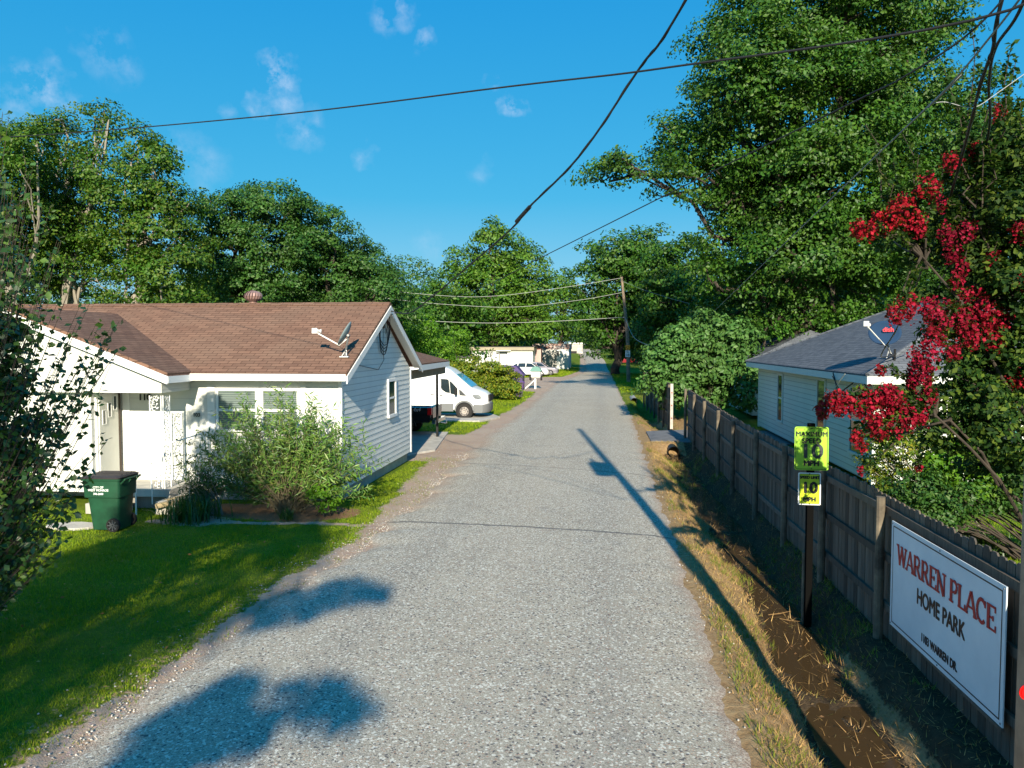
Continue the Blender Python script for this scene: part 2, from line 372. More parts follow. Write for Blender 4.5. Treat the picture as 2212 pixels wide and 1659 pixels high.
# road
q = NT('chip_seal'); tcn = q.n('ShaderNodeTexCoord'); ob = tcn.outputs['Object']
v1 = q.n('ShaderNodeTexVoronoi'); v1.inputs['Scale'].default_value = 84; q.l(ob, v1.inputs['Vector'])
v2 = q.n('ShaderNodeTexVoronoi'); v2.inputs['Scale'].default_value = 46; q.l(ob, v2.inputs['Vector'])
s1 = q.n('ShaderNodeSeparateColor'); q.l(v1.outputs['Color'], s1.inputs[0]); s2 = q.n('ShaderNodeSeparateColor'); q.l(v2.outputs['Color'], s2.inputs[0])
n1 = q.noise(ob, .35, 5, .6); n2 = q.noise(ob, 2.4, 5, .65); n3 = q.noise(ob, 14, 4, .7)
base = q.mix(q.ramp(n1, .3, .7), (.40, .345, .26), (.49, .43, .33))
base = q.mix(q.math('MULTIPLY', q.ramp(n2, .5, .72), .5), base, (.42, .36, .29))
base = q.mix(q.math('MULTIPLY', q.ramp(n3, .5, .7), .35), base, (.22, .21, .19))
sxx = q.n('ShaderNodeSeparateXYZ'); q.l(ob, sxx.inputs[0])
for x0t in (-3.0, -1.5, .1):
    wt = q.math('ABSOLUTE', q.math('SUBTRACT', q.math('ADD', sxx.outputs[0], q.math('MULTIPLY', n1, .5)), x0t+.25)); base = q.mix(q.math('MULTIPLY', q.ramp(wt, .12, .5, (1, 1, 1), (0, 0, 0)), .28), base, (.24, .22, .19) if x0t != -1.5 else (.50, .41, .30))
ov = q.noise(ob, 1.1, 3, .5); base = q.mix(q.math('MULTIPLY', q.ramp(ov, .62, .72), .4), base, (.20, .19, .17))
c = q.mix(q.ramp(s1.outputs[0], .1, .95), q.mix(.40, base, (.06, .06, .06)), q.mix(.26, base, (.72, .69, .62)))
c = q.mix(q.math('GREATER_THAN', s2.outputs[1], .87), c, (.66, .63, .55))
c = q.mix(q.math('GREATER_THAN', s2.outputs[2], .93), c, (.12, .11, .11))
c = q.mix(q.math('GREATER_THAN', s1.outputs[2], .965), c, (.42, .25, .17))
sx = q.n('ShaderNodeSeparateXYZ'); q.l(ob, sx.inputs[0])
def road_line(y0, wd, slope, a):
    yy = q.math('SUBTRACT', q.math('ADD', sx.outputs[1], q.math('MULTIPLY', q.math('SUBTRACT', n2, .5), .25)), y0)
    yy = q.math('ABSOLUTE', q.math('ADD', yy, q.math('MULTIPLY', sx.outputs[0], slope)))
    return q.math('MULTIPLY', q.ramp(q.math('DIVIDE', yy, wd), .4, 1, (1, 1, 1), (0, 0, 0)), a)
f = q.math('MAXIMUM', road_line(15.0, .07, .13, .75), road_line(22.3, .06, .3, .5)); c = q.mix(f, c, (.07, .07, .075))  # trench seam, then a faint shadow line painted into the road colour
edge = q.attr('edge'); c = q.mix(q.ramp(q.math('ADD', edge, q.math('MULTIPLY', q.math('SUBTRACT', n3, .5), 1.1)), .35, .75), c, q.mix(q.ramp(s1.outputs[0], .2, .9), (.27, .19, .14), (.52, .42, .33)))
q.l(c, q.b.inputs['Base Color']); q.b.inputs['Roughness'].default_value = .9; q.b.inputs['Specular IOR Level'].default_value = .25
q.bump(q.math('ADD', q.math('SUBTRACT', 1, v1.outputs['Distance']), q.math('MULTIPLY', n3, .4)), .55, .012); M_road = q.m
rows = lin(-10, 35, .12)+lin(35, 70, .4)+lin(70, 330, 3); V = []; ed = []
for y in rows:
    a = float(xl(y))+(float(fbm(3, y, 1.6))-.5)*.55+(random.random()-.5)*.07; b = float(xr(y))+(float(fbm(9, y, 1.9))-.5)*.28+(random.random()-.5)*.05
    for k in range(13):
        t = k/12; x = a+(b-a)*t; e = 0 if 0 < k < 12 else 1
        g = float(gz(x, y)); V.append((x, y, (g+.05 if e == 0 else g-.02)+.05*4*t*(1-t)))
        dl = (x-a); dr = b-x; ed.append(max(0, 1-dl/(1.0 if y > 17 else .28), 1-dr/.25)*(.9 if True else 0))
fs = [(r*13+k, r*13+k+1, (r+1)*13+k+1, (r+1)*13+k) for r in range(len(rows)-1) for k in range(12)]
o = finish('road', V, fs, M_road, uv=False, smooth=True); a = o.data.attributes.new('edge', 'FLOAT', 'POINT'); a.data.foreach_set('value', np.array(ed, np.float32)); tag(o, kind='structure')

# muddy water in the ditch
q = NT('ditch_water'); q.b.inputs['Base Color'].default_value = (.06, .036, .016, 1); q.b.inputs['Roughness'].default_value = .12; q.b.inputs['IOR'].default_value = 1.33
tcn = q.n('ShaderNodeTexCoord'); q.bump(q.noise(tcn.outputs['Object'], 6, 3), .15, .01)
V = []; rows = lin(-9, 28.6, .4)
for y in rows:
    for d in (-.5, -.16, .16, .5): V.append((float(xditch(y))+d-.03, y, -.41))
fs = [(r*4+k, r*4+k+1, (r+1)*4+k+1, (r+1)*4+k) for r in range(len(rows)-1) for k in range(3)]
tag(finish('water', V, fs, q.m, uv=False), kind='structure')

M_conc = mat('concrete', (.52, .49, .44), .9, bump=.4, bscale=30, col2=(.36, .34, .31), vscale=2.5)
M_asph = mat('asphalt', (.19, .19, .2), .9, bump=.5, bscale=60, col2=(.12, .12, .13), vscale=4)
def pad(name, pts, z, m):
    b = MB(); b.slab([(x, y, z-.12) for x, y in pts], (0, 0, .12)); return tag(b.build(name, m, bevel=.01), kind='structure')
pad('driveway', [(-12.5, 36.4), (-5.6, 36.4), (-4.9, 38.6), (-5.6, 40.4), (-12.5, 40.4)], .06, M_conc)
pad('driveway', [(-13, 25.0), (-6.2, 25.0), (-5.55, 26.2), (-6.15, 31.6), (-13, 31.6)], .055, M_conc)
pad('driveway', [(1.9, 29.6), (3.1, 29.3), (9, 29.0), (9, 33.6), (3.2, 33.4), (1.9, 32.8)], .05, M_asph)

# ---------------------------------------------------------------- grass
M_grass = leafmat('grass_blade', [(.11, .20, .006), (.21, .32, .010), (.32, .38, .016), (.15, .25, .008)], .35, .6, .2)
M_straw = leafmat('dry_grass_blade', [(.48, .28, .11), (.60, .40, .18), (.30, .17, .07), (.42, .28, .11), (.20, .22, .04)], .2, .7, .2)
M_grass2 = leafmat('verge_blade', [(.12, .2, .02), (.2, .24, .03), (.25, .22, .05)], .35, .6, .2)
def blades(name, x, y, h, wd, lean, m, label=None, z=None):
    n = len(x); z0 = gz(x, y) if z is None else z
    a = rng.uniform(0, 2*math.pi, n); le = (1-.8*rng.random(n)**(1.6 if lean < .95 else 4))*lean; az = rng.uniform(0, 2*math.pi, n)
    base = np.stack([x, y, z0-.005], 1); s = np.stack([np.cos(a), np.sin(a), np.zeros(n)], 1)*(wd/2)[:, None]
    tip = base+np.stack([np.cos(az)*le*h, np.sin(az)*le*h, h*np.sqrt(np.maximum(.05, 1-le**2))], 1)
    return bulk(name, np.stack([base-s, base+s, tip], 1).reshape(-1, 3), 3, m, None, [(0, 1, 2)])
def scatter(x0, x1, y0, y1, dens):
    n = int((x1-x0)*(y1-y0)*dens); return rng.uniform(x0, x1, n), rng.uniform(y0, y1, n)
def inhouse(x, y): return (x < -5.75) & (y > 17.2) & (y < 24) | (x < -11.1) & (y > 15.9) & (y < 24)
XX, YY, HH, WW = [], [], [], []
for (x0, x1, y0, y1, de, hh, ww) in [(-11.5, -4.3, 5.5, 12, 1500, .06, .011), (-14, -4.0, 12, 19, 1100, .06, .014), (-6.6, -4.0, 19, 27, 900, .06, .016), (-9, -4.3, 30, 46, 260, .08, .03), (-12, -4.3, 46, 66, 90, .09, .05), (1.5, 12, 60, 100, 35, .12, .08), (4.2, 11, 5, 17, 600, .07, .014), (-14, -3, 84, 125, 30, .12, .09)]:
    x, y = scatter(x0, x1, y0, y1, de); d, dr, mu, ml = surf(x, y)
    k = (rng.random(len(x)) > np.maximum(np.maximum(d*1.25, mu), ml*1.2)) & ~inhouse(x, y) & ((x < xl(y)-.03) | (x > xr(y)+.05)) & ~((y > 36.3) & (y < 40.5) & (x < -4.9+.3)) & ~((y > 24.9) & (y < 31.7) & (x < -5.6))
    x, y = x[k], y[k]; hv = hh*rng.uniform(.5, 1.3, len(x))*(.35+1.5*fbm(x, y, 1.3)**1.5); XX.append(x); YY.append(y); HH.append(hv); WW.append(np.full(len(x), ww))
tag(blades('lawn_grass', *[np.concatenate(a) for a in (XX, YY, HH, WW)], .75, M_grass), 'short green lawn grass around the houses', 'grass', kind='stuff')
x, y = scatter(1.3, 4.0, 4.5, 29.5, 1500); x2, y2 = scatter(1.5, 3.6, 33, 58, 200); x = np.concatenate([x, x2]); y = np.concatenate([y, y2])
d, dr, mu, ml = surf(x, y); k = (rng.random(len(x)) < dr*.95+.1) & (x > xr(y)-.02+rng.uniform(0, .25, len(x))) & (gz(x, y) > -.40) & (rng.random(len(x)) > sst(.35, 1, mu)*np.where(x > 2.95, .8, .45))
x, y = x[k], y[k]; tag(blades('dry_grass', x, y, rng.uniform(.03, .12, len(x)), rng.uniform(.006, .013, len(x)), .98, M_straw), 'straw coloured dead grass on the ditch banks', 'dry grass', kind='stuff')
x, y = scatter(1.3, 3.5, 4.5, 29, 520); x2, y2 = scatter(1.6, 3.4, 34, 60, 220); x = np.concatenate([x, x2]); y = np.concatenate([y, y2])
d, dr, mu, ml = surf(x, y); g = fbm(x+5, y+3, 1.1); k = (g > .55) & (x > xr(y)+.05) & (gz(x, y) > -.42)
x, y = x[k], y[k]; tag(blades('verge_grass', x, y, rng.uniform(.05, .15, len(x)), np.full(len(x), .012), .8, M_grass2), 'patchy yellow green grass between road and ditch', 'grass', kind='stuff')
nl_ = 1500; y = rng.uniform(4.6, 29, nl_); x = xditch(y)+rng.normal(0, .28, nl_); kk = (fbm(x, y, .9) > .42); x, y = x[kk], y[kk]; zz = np.maximum(gz(x, y), -.425)+.012
tag(blades('ditch_litter', x, y, rng.uniform(.05, .22, len(x)), rng.uniform(.005, .012, len(x)), 1.0, M_straw, z=zz), 'dead stalks and straw fallen into the ditch', 'litter', kind='stuff')
nl_ = 600; y = rng.uniform(4.6, 29, nl_); x = xditch(y)+rng.normal(.1, .4, nl_); c = np.stack([x, y, np.maximum(gz(x, y), -.425)+.015], 1)
tag(leafobj('ditch_leaves', leaf_verts(c, rng.normal(size=(nl_, 3))*.35+np.array([0, 0, 1]), rng.uniform(.03, .07, nl_)), leafmat('litter_leaf', [(.10, .06, .03), (.2, .11, .05), (.06, .04, .02), (.3, .2, .1)], .1, .7, .2), None), 'small brown leaves littering the ditch', 'leaves', kind='stuff')
# sparse blades creeping over the left shoulder
x, y = scatter(-6.2, -4.0, 5, 30, 260); k = (xl(y)-x > -.12) & (xl(y)-x < 1.3) & (fbm(x, y, 2.2) > .5) & ~((y > 24.6) & (y < 30)); x, y = x[k], y[k]
tag(blades('shoulder_grass', x, y, rng.uniform(.03, .08, len(x)), np.full(len(x), .012), .9, M_grass2), 'thin yellowing grass at the left road edge', 'grass', kind='stuff')
# loose stones on the road edge
M_stone = leafmat('loose_stone', [(.5, .48, .45), (.3, .29, .28), (.45, .36, .28), (.65, .63, .6)], 0, .9, .2)
ns = 2600; y = rng.uniform(4.5, 26, ns); x = np.where(rng.random(ns) < .93, xl(y)-rng.exponential(.22, ns)+.2, xr(y)+rng.normal(0, .1, ns)); s = rng.uniform(.006, .018, ns)
O = np.array([(1, 0, 0), (-1, 0, 0), (0, 1, 0), (0, -1, 0), (0, 0, .7), (0, 0, -.7)]); c = np.stack([x, y, gz(x, y)+.012], 1)
V = c[:, None]+O[None]*s[:, None, None]*rng.uniform(.6, 1.3, (ns, 6, 1))
tag(bulk('loose_gravel', V.reshape(-1, 3), 6, M_stone, None, [(0, 2, 4), (2, 1, 4), (1, 3, 4), (3, 0, 4), (2, 0, 5), (1, 2, 5), (3, 1, 5), (0, 3, 5)]), 'loose pale stones along the road edges', 'gravel', kind='stuff')
# fallen leaves
M_dead = leafmat('fallen_leaf', [(.45, .18, .05), (.3, .13, .05), (.5, .33, .1)], .1, .7, .2)
ns = 70; x = rng.uniform(-10, -4.6, ns); y = rng.uniform(6.5, 14, ns); c = np.stack([x, y, gz(x, y)+.06], 1)
tag(leafobj('fallen_leaves', leaf_verts(c, rng.normal(size=(ns, 3))*.4+np.array([0, 0, 1]), rng.uniform(.04, .08, ns)), M_dead, None), 'brown fallen leaves scattered on the lawn', 'leaves', kind='stuff')

# ---------------------------------------------------------------- building materials
M_white = mat('white_paint', (.80, .80, .77), .55, var=.05, vscale=1.3, bump=.1, bscale=14)
M_trim = mat('white_trim', (.82, .82, .80), .5, var=.04, vscale=2)
q = NT('wide_siding'); uvn = q.n('ShaderNodeUVMap'); s = q.n('ShaderNodeSeparateXYZ'); q.l(uvn.outputs[0], s.inputs[0])
fr = q.math('FRACT', q.math('DIVIDE', s.outputs[1], .262)); ln = q.ramp(fr, .0, .05, (1, 1, 1), (0, 0, 0)); nn = q.noise(uvn.outputs[0], 1.4, 5)
c = q.mix(q.math('MULTIPLY', ln, .55), q.mix(q.ramp(nn, .3, .7), (.62, .62, .57), (.70, .70, .67)), (.22, .22, .22)); q.l(c, q.b.inputs['Base Color']); q.b.inputs['Roughness'].default_value = .6; q.bump(fr, .5, .012); M_side = q.m
q = NT('weathered_lap'); uvn = q.n('ShaderNodeUVMap'); n1 = q.noise(uvn.outputs[0], 1.1, 5, .7); n2 = q.noise(uvn.outputs[0], 14, 4, .7)
c = q.mix(q.ramp(n1, .35, .7), (.66, .68, .66), (.76, .77, .74)); c = q.mix(q.math('MULTIPLY', q.ramp(n2, .6, .75), .5), c, (.40, .40, .37)); s = q.n('ShaderNodeSeparateXYZ'); q.l(uvn.outputs[0], s.inputs[0]); fr = q.math('FRACT', q.math('DIVIDE', q.math('SUBTRACT', s.outputs[1], .3), .142)); c = q.mix(q.ramp(fr, .0, .16, (.7,)*3, (0,)*3), c, (.12, .13, .14))  # grime mottling, plus a painted shadow line along each board's lower edge
q.l(c, q.b.inputs['Base Color']); q.b.inputs['Roughness'].default_value = .7; M_lap = q.m
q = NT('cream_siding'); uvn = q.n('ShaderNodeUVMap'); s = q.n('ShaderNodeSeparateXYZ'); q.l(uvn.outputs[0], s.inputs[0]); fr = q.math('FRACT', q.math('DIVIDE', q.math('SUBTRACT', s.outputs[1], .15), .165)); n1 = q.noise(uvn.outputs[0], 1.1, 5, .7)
c = q.mix(q.ramp(fr, .0, .17, (.75,)*3, (0,)*3), q.mix(q.ramp(n1, .35, .7), (.60, .64, .58), (.68, .70, .63)), (.12, .13, .13)); q.l(c, q.b.inputs['Base Color']); q.b.inputs['Roughness'].default_value = .6; M_lap3 = q.m  # shadow line of each lap is painted into the siding colour
M_lap2 = mat('cream_lap', (.70, .72, .66), .6, var=.06, vscale=1.2)
M_blk = mat('black_rubber', (.015, .015, .016), .75); M_dark = mat('dark_void', (.012, .012, .014), .6)
def shingles(name, ca, cb, cc, k=.6):
    q = NT(name); uvn = q.n('ShaderNodeUVMap'); br = q.n('ShaderNodeTexBrick'); q.l(uvn.outputs[0], br.inputs['Vector']); br.inputs['Scale'].default_value = 1
    br.inputs['Brick Width'].default_value = .31; br.inputs['Row Height'].default_value = .135; br.inputs['Mortar Size'].default_value = .009; br.inputs['Mortar Smooth'].default_value = .3; br.inputs['Color1'].default_value = (0, 0, 0, 1); br.inputs['Color2'].default_value = (1, 1, 1, 1); br.inputs['Mortar'].default_value = (.5, .5, .5, 1); br.inputs['Bias'].default_value = 0
    s = q.n('ShaderNodeSeparateXYZ'); q.l(uvn.outputs[0], s.inputs[0]); fr = q.math('FRACT', q.math('DIVIDE', s.outputs[1], .135))
    n1 = q.noise(uvn.outputs[0], .7, 4); n2 = q.noise(uvn.outputs[0], 5, 4); n3 = q.noise(uvn.outputs[0], 90, 2)
    cv = q.n('ShaderNodeSeparateColor'); q.l(br.outputs['Color'], cv.inputs[0])
    c = q.mix(q.ramp(q.math('ADD', q.math('MULTIPLY', cv.outputs[0], .5), q.math('MULTIPLY', n2, .6)), .3, .8), ca, cb); c = q.mix(q.math('MULTIPLY', q.ramp(n1, .4, .65), .5), c, cc)
    c = q.mix(q.math('MULTIPLY', br.outputs['Fac'], .75), c, tuple(v*.25 for v in ca)); c = q.mix(q.ramp(fr, .0, .16, (.45,)*3, (0,)*3), c, tuple(v*.3 for v in ca))
    c = q.mix(.25, c, n3, 'MULTIPLY') if False else c
    q.l(c, q.b.inputs['Base Color']); q.b.inputs['Roughness'].default_value = .95; q.b.inputs['Specular IOR Level'].default_value = .1
    q.bump(q.math('ADD', q.math('MULTIPLY', fr, -1), q.math('MULTIPLY', n3, .3)), k, .012); return q.m
M_sh = shingles('brown_shingles', (.15, .085, .062), (.22, .125, .088), (.20, .13, .095))
M_sh2 = shingles('charcoal_shingles', (.105, .115, .135), (.17, .18, .20), (.14, .15, .17))
M_glass = mat('window_glass', (.03, .045, .05), .08, spec=.6, coat=.3)
q = NT('blinds'); uvn = q.n('ShaderNodeUVMap'); s = q.n('ShaderNodeSeparateXYZ'); q.l(uvn.outputs[0], s.inputs[0]); fr = q.math('FRACT', q.math('DIVIDE', s.outputs[1], .05))
q.l(q.mix(q.ramp(fr, .1, .45), (.05, .07, .07), (.17, .21, .20)), q.b.inputs['Base Color']); q.b.inputs['Roughness'].default_value = .25; q.b.inputs['Coat Weight'].default_value = .6; q.b.inputs['Coat Roughness'].default_value = .05; M_blind = q.m
M_cable = mat('cable_black', (.02, .02, .022), .6); M_cable2 = mat('cable_light', (.33, .34, .32), .6)
M_galv = mat('galvanised', (.28, .29, .30), .45, metal=.6, var=.2, vscale=8)

def lap_wall(b, axis, const, rng_fn, z0, z1, step=.15, out=1, lift=.014):
    """lap boards on a wall; axis 'y': wall in plane x=const running in y, 'x': plane y=const"""
    z = z0
    while z < z1-.01:
        zt = min(z+step, z1); a0, a1 = rng_fn(z); c0, c1 = rng_fn(zt)
        def P(u, zz, o_): return (const+out*o_, u, zz) if axis == 'y' else (u, const+out*o_, zz)
        b.quad(P(a0, z, lift), P(a1, z, lift), P(c1, zt, .002), P(c0, zt, .002)); b.quad(P(a0, z, lift), P(a1, z, lift), P(a1, z, 0), P(a0, z, 0)); z = zt
def window_y(parent, y, x0, x1, z0, z1, blind=True, fw_=.07, tm=None, split=True, low=None):
    """window in a wall facing -Y"""
    b = MB(); tm = tm or M_trim; d = .05
    b.bb((x0-fw_, y-d, z1), (x1+fw_, y, z1+fw_)); b.bb((x0-fw_, y-d-.02, z0-fw_), (x1+fw_, y, z0)); b.bb((x0-fw_, y-d, z0), (x0, y, z1)); b.bb((x1, y-d, z0), (x1+fw_, y, z1))
    f = b.build('window', tm, parent, .004); zm = (z0+z1)/2
    if split: s = MB(); s.bb((x0+.002, y-.04, zm-.03), (x1-.002, y-.003, zm+.03)); s.build('sash_rail', tm, f)
    p = MB(); p.bb((x0+.001, y-.02, z0+.001), (x1-.001, y-.008, z1-.001)); p.build('pane', M_blind if blind else M_glass, f)
    return f
def window_x(parent, x, y0, y1, z0, z1, out=1, blind=False, tm=None, fw_=.08, split=True):
    b = MB(); tm = tm or M_trim; d = .045*out
    b.bb((x, y0-fw_, z1), (x+d, y1+fw_, z1+fw_)); b.bb((x, y0-fw_, z0-fw_), (x+d*1.5, y1+fw_, z0)); b.bb((x, y0-fw_, z0), (x+d, y0, z1)); b.bb((x, y1, z0), (x+d, y1+fw_, z1))
    f = b.build('window', tm, parent, .004)
    if split: s = MB(); s.bb((x+.003*out, y0+.002, (z0+z1)/2-.025), (x+.035*out, y1-.002, (z0+z1)/2+.025)); s.build('sash_rail', tm, f)
    p = MB(); p.bb((x+.004*out, y0+.001, z0+.001), (x+.02*out, y1-.001, z1-.001)); p.build('pane', M_blind if blind else M_glass, f)
    return f
# ---------------------------------------------------------------- the white house on the left
WX = -5.84; YF = 17.3; YB = 23.9; YR_ = 20.6; ZE = 2.98; ZR = 4.72; RX = -5.56
house = thing('white_house', 'white wooden house with brown shingle roof, numbered porch and gabled side facing the road', 'house', (-10, YF, 0))
b = MB(); b.bb((-20, YF, .32), (WX-.02, YB, 2.93)); b.slab([(-20, YF+.02, 2.93), (-20, YB-.02, 2.93), (-20, YR_, ZR-.1)], (20+WX-.04, 0, 0)); b.build('wall', M_side, house)
b = MB(); sl_ = (ZR-ZE)/(YR_-16.9)
def gr(z):
    zz = z-2.86
    if zz <= 0: return (YF, YB)
    return (min(YR_, YF+zz/sl_), max(YR_, YB-zz/sl_))
lap_wall(b, 'y', WX, gr, .3, 4.5, .142); b.build('gable_siding', M_lap, house)
b = MB(); b.bb((WX-.05, YF-.03, .28), (WX+.03, YF+.06, 2.9)); b.build('corner_board', M_trim, house, .004); b = MB(); b.bb((WX-.05, YB-.07, .28), (WX+.03, YB+.03, 2.9)); b.build('corner_board', M_trim, house, .004)
b = MB(); b.bb((-20, YF+.1, 0), (WX-.1, YB-.1, .32)); b.build('foundation', M_conc, house)
# main roof
def slope_roof(b, pts, th=.07): b.slab(pts, (0, 0, th))
b = MB(); slope_roof(b, [(-20, 16.88, ZE-.07), (RX, 16.88, ZE-.07), (RX, YR_, ZR-.07), (-20, YR_, ZR-.07)]); slope_roof(b, [(-20, YR_, ZR-.07), (RX, YR_, ZR-.07), (RX, 24.32, ZE-.07), (-20, 24.32, ZE-.07)])
rf = b.build('roof', M_sh, house)
b = MB(); n = int((RX+20)/.3)
for i in range(n):
    x0 = RX-i*.3
    for sg in (-1, 1): b.slab([(x0, YR_, ZR+.012+.004*(i % 2)), (x0-.31, YR_, ZR+.012+.004*(i % 2)), (x0-.31, YR_+sg*.16, ZR-.06), (x0, YR_+sg*.16, ZR-.06)], (0, 0, .012))
b.build('ridge_cap', M_sh, rf)
b = MB()
b.bb((-20, 16.855, 2.80), (RX-.02, 16.88, 2.955)); b.build('fascia', M_trim, house, .004)
b = MB()
for (ya, yb) in ((16.86, YR_), (24.34, YR_)):
    b.slab([(RX-.005, ya, ZE-.24), (RX-.005, yb, ZR-.26), (RX-.005, yb, ZR-.075), (RX-.005, ya, ZE-.075)], (.028, 0, 0))
b.build('rake_board', M_trim, house)
b = MB()
for (ya, yb) in ((16.9, YR_), (24.3, YR_)): b.slab([(WX+.02, ya, ZE-.10), (RX-.01, ya, ZE-.10), (RX-.01, yb, ZR-.10), (WX+.02, yb, ZR-.10)], (0, 0, .022))
b.build('rake_soffit', M_white, house)
b = MB(); b.bb((-20, 16.9, 2.80), (WX, YF, 2.82)); b.bb((-20, YB, 2.80), (WX, 24.3, 2.82)); b.build('soffit', M_white, house)
b = MB(); b.slab([(WX+.03, YR_-.42, 4.06), (WX+.03, YR_+.42, 4.06), (WX+.03, YR_, 4.52)], (.012, 0, 0))
gv = b.build('gable_vent', mat('vent_brown', (.16, .13, .10), .8), house)
b = MB()
for i in range(5): zz = 4.1+i*.075; hw = .40*(4.52-zz)/.46; b.bb((WX+.042, YR_-hw, zz), (WX+.055, YR_+hw, zz+.02))
b.build('louvre', mat('vent_slat', (.25, .2, .16), .8), gv)
window_x(house, WX+.012, 21.25, 21.95, 1.66, 2.58)
window_y(house, YF, -8.74, -7.85, 1.66, 2.55, fw_=.06); window_y(house, YF, -7.66, -6.86, 1.66, 2.55, fw_=.06)
# trim board around the twin window
b = MB(); b.bb((-9.02, YF-.02, 1.53), (-8.84, YF, 2.66)); b.build('window_casing', M_trim, house); b = MB(); b.bb((-6.78, YF-.02, 1.53), (-6.66, YF, 2.66)); b.build('window_casing', M_trim, house)
M_num = mat('number_black', (.02, .02, .02), .4)
text('110', .21, M_num, house, (-10.55, YF-.03, 2.38), (1, 0, 0), (0, 0, 1), .006, .006, name='house_number')
text('103', .12, M_num, house, (-9.28, YF-.03, 1.98), (1, 0, 0), (0, 0, 1), .004, .004, name='house_number')
# turbine vent on the ridge
tv = MB(); tv.lathe([(.12, 4.6), (.12, 4.78)], (-9.45, 20.75, 0), 16); tvo = tv.build('roof_turbine', mat('turbine_brown', (.22, .13, .11), .5, metal=.3), house, smooth=True)
b = MB()
for k in range(20):
    a = 2*math.pi*k/20; pr_ = []
    for j in range(7):
        ph = math.pi*(j/6); rr = .05+.20*math.sin(ph); a2 = a+j*.06; pr_.append((-9.45+rr*math.cos(a2), 20.75+rr*math.sin(a2), 4.93-.15*math.cos(ph)))
    for j in range(6):
        p, p2 = Vector(pr_[j]), Vector(pr_[j+1]); t = Vector((-math.sin(a), math.cos(a), 0))*.028
        b.quad(p-t, p+t, p2+t, p2-t)
b.lathe([(.001, 5.09), (.07, 5.085), (.08, 5.07)], (-9.45, 20.75, 0), 16); b.lathe([(.16, 4.82), (.19, 4.93), (.15, 5.04), (.001, 5.05)], (-9.45, 20.75, 0), 16)
b.build('turbine_fin', mat('turbine_fin', (.30, .19, .17), .45, metal=.3), tvo)
# projecting wing + porch
PX_, PYF, PZE, PZR, PRX = -9.42, 16.12, 2.98, 4.42, -12.95
b = MB(); b.bb((-20, 16.3, .32), (-11.22, YF, 2.56)); b.build('wall', M_side, house)
b = MB(); b.bb((-20, 16.1, 2.56), (PX_-.02, 16.3, 2.92)); b.slab([(PX_-.05, 16.1, 2.92), (PRX, 16.1, PZR-.14), (-16.4, 16.1, 2.92)], (0, .2, 0)); b.bb((PX_-.22, 16.3, 2.56), (PX_-.02, YF, 2.92)); b.build('porch_gable', M_side, house)
b = MB(); b.bb((-11.2, 16.3, 2.56), (PX_-.22, YF, 2.59)); b.build('porch_ceiling', M_white, house)
def wing_roof():
    b = MB(); ex = PX_+.22; k = (PZR-PZE)/(ex-PRX)   # slope in z per m of x
    for sg in (1, -1):
        x_e = PRX+sg*(ex-PRX); yr = 16.9+(PZR-ZE)/sl_; ye = 16.9
        b.slab([(x_e, 15.93, PZE-.06), (PRX, 15.93, PZR-.06), (PRX, yr+.12, PZR-.06), (x_e, ye+.25, PZE-.06)], (0, 0, .085))
    return b.build('porch_roof', M_sh, house)
wing_roof(); ex = PX_+.22
b = MB()
for sg in (1, -1):
    xe = PRX+sg*(ex-PRX); b.slab([(xe, 15.905, PZE-.22), (PRX, 15.905, PZR-.22), (PRX, 15.905, PZR-.045), (xe, 15.905, PZE-.045)], (0, .026, 0))
b.slab([(ex-.005, 15.93, PZE-.2), (ex-.005, 17.0, PZE-.2), (ex-.005, 17.0, PZE-.05), (ex-.005, 15.93, PZE-.05)], (.02, 0, 0))
b.build('rake_board', M_trim, house)
# side door in the wing, facing the porch
b = MB(); b.bb((-11.22, 16.42, .48), (-11.17, 17.22, 2.5)); b.build('door_frame', M_trim, house)
b = MB(); b.bb((-11.17, 16.47, .5), (-11.14, 17.17, 2.46)); dr_ = b.build('door', mat('door_paint', (.66, .66, .60), .5, var=.08), house, .004)
b = MB()
for k in range(3): y0 = 16.58+k*.2; z0 = 1.82+k*.15; b.bb((-11.141, y0, z0), (-11.133, y0+.1, z0+.3))
b.build('pane', M_glass, dr_)
b = MB()
for k in range(3):
    y0 = 16.58+k*.2; z0 = 1.82+k*.15; x_ = -11.138
    b.bb((x_, y0-.02, z0-.02), (x_+.012, y0, z0+.32)); b.bb((x_, y0+.1, z0-.02), (x_+.012, y0+.12, z0+.32)); b.bb((x_, y0, z0+.3), (x_+.012, y0+.1, z0+.32)); b.bb((x_, y0, z0-.02), (x_+.012, y0+.1, z0))
b.build('glazing_bead', M_trim, dr_)
b = MB(); b.bb((-11.155, 17.18, .5), (-11.12, 17.22, 2.5)); b.build('storm_door_edge', mat('bronze', (.05, .035, .025), .5), house)
b = MB(); b.bb((-11.1, YF-.03, .5), (-10.93, YF-.002, 2.5)); b.build('door_casing', M_trim, house)
b = MB(); b.bb((-11.2, 16.1, .28), (-9.3, YF, .45)); b.build('porch_floor', M_conc, house, .01)
b = MB(); b.bb((-11.2, 16.25, .0), (-9.4, YF, .28)); b.build('porch_base', mat('block', (.30, .28, .25), .9, var=.3), house)
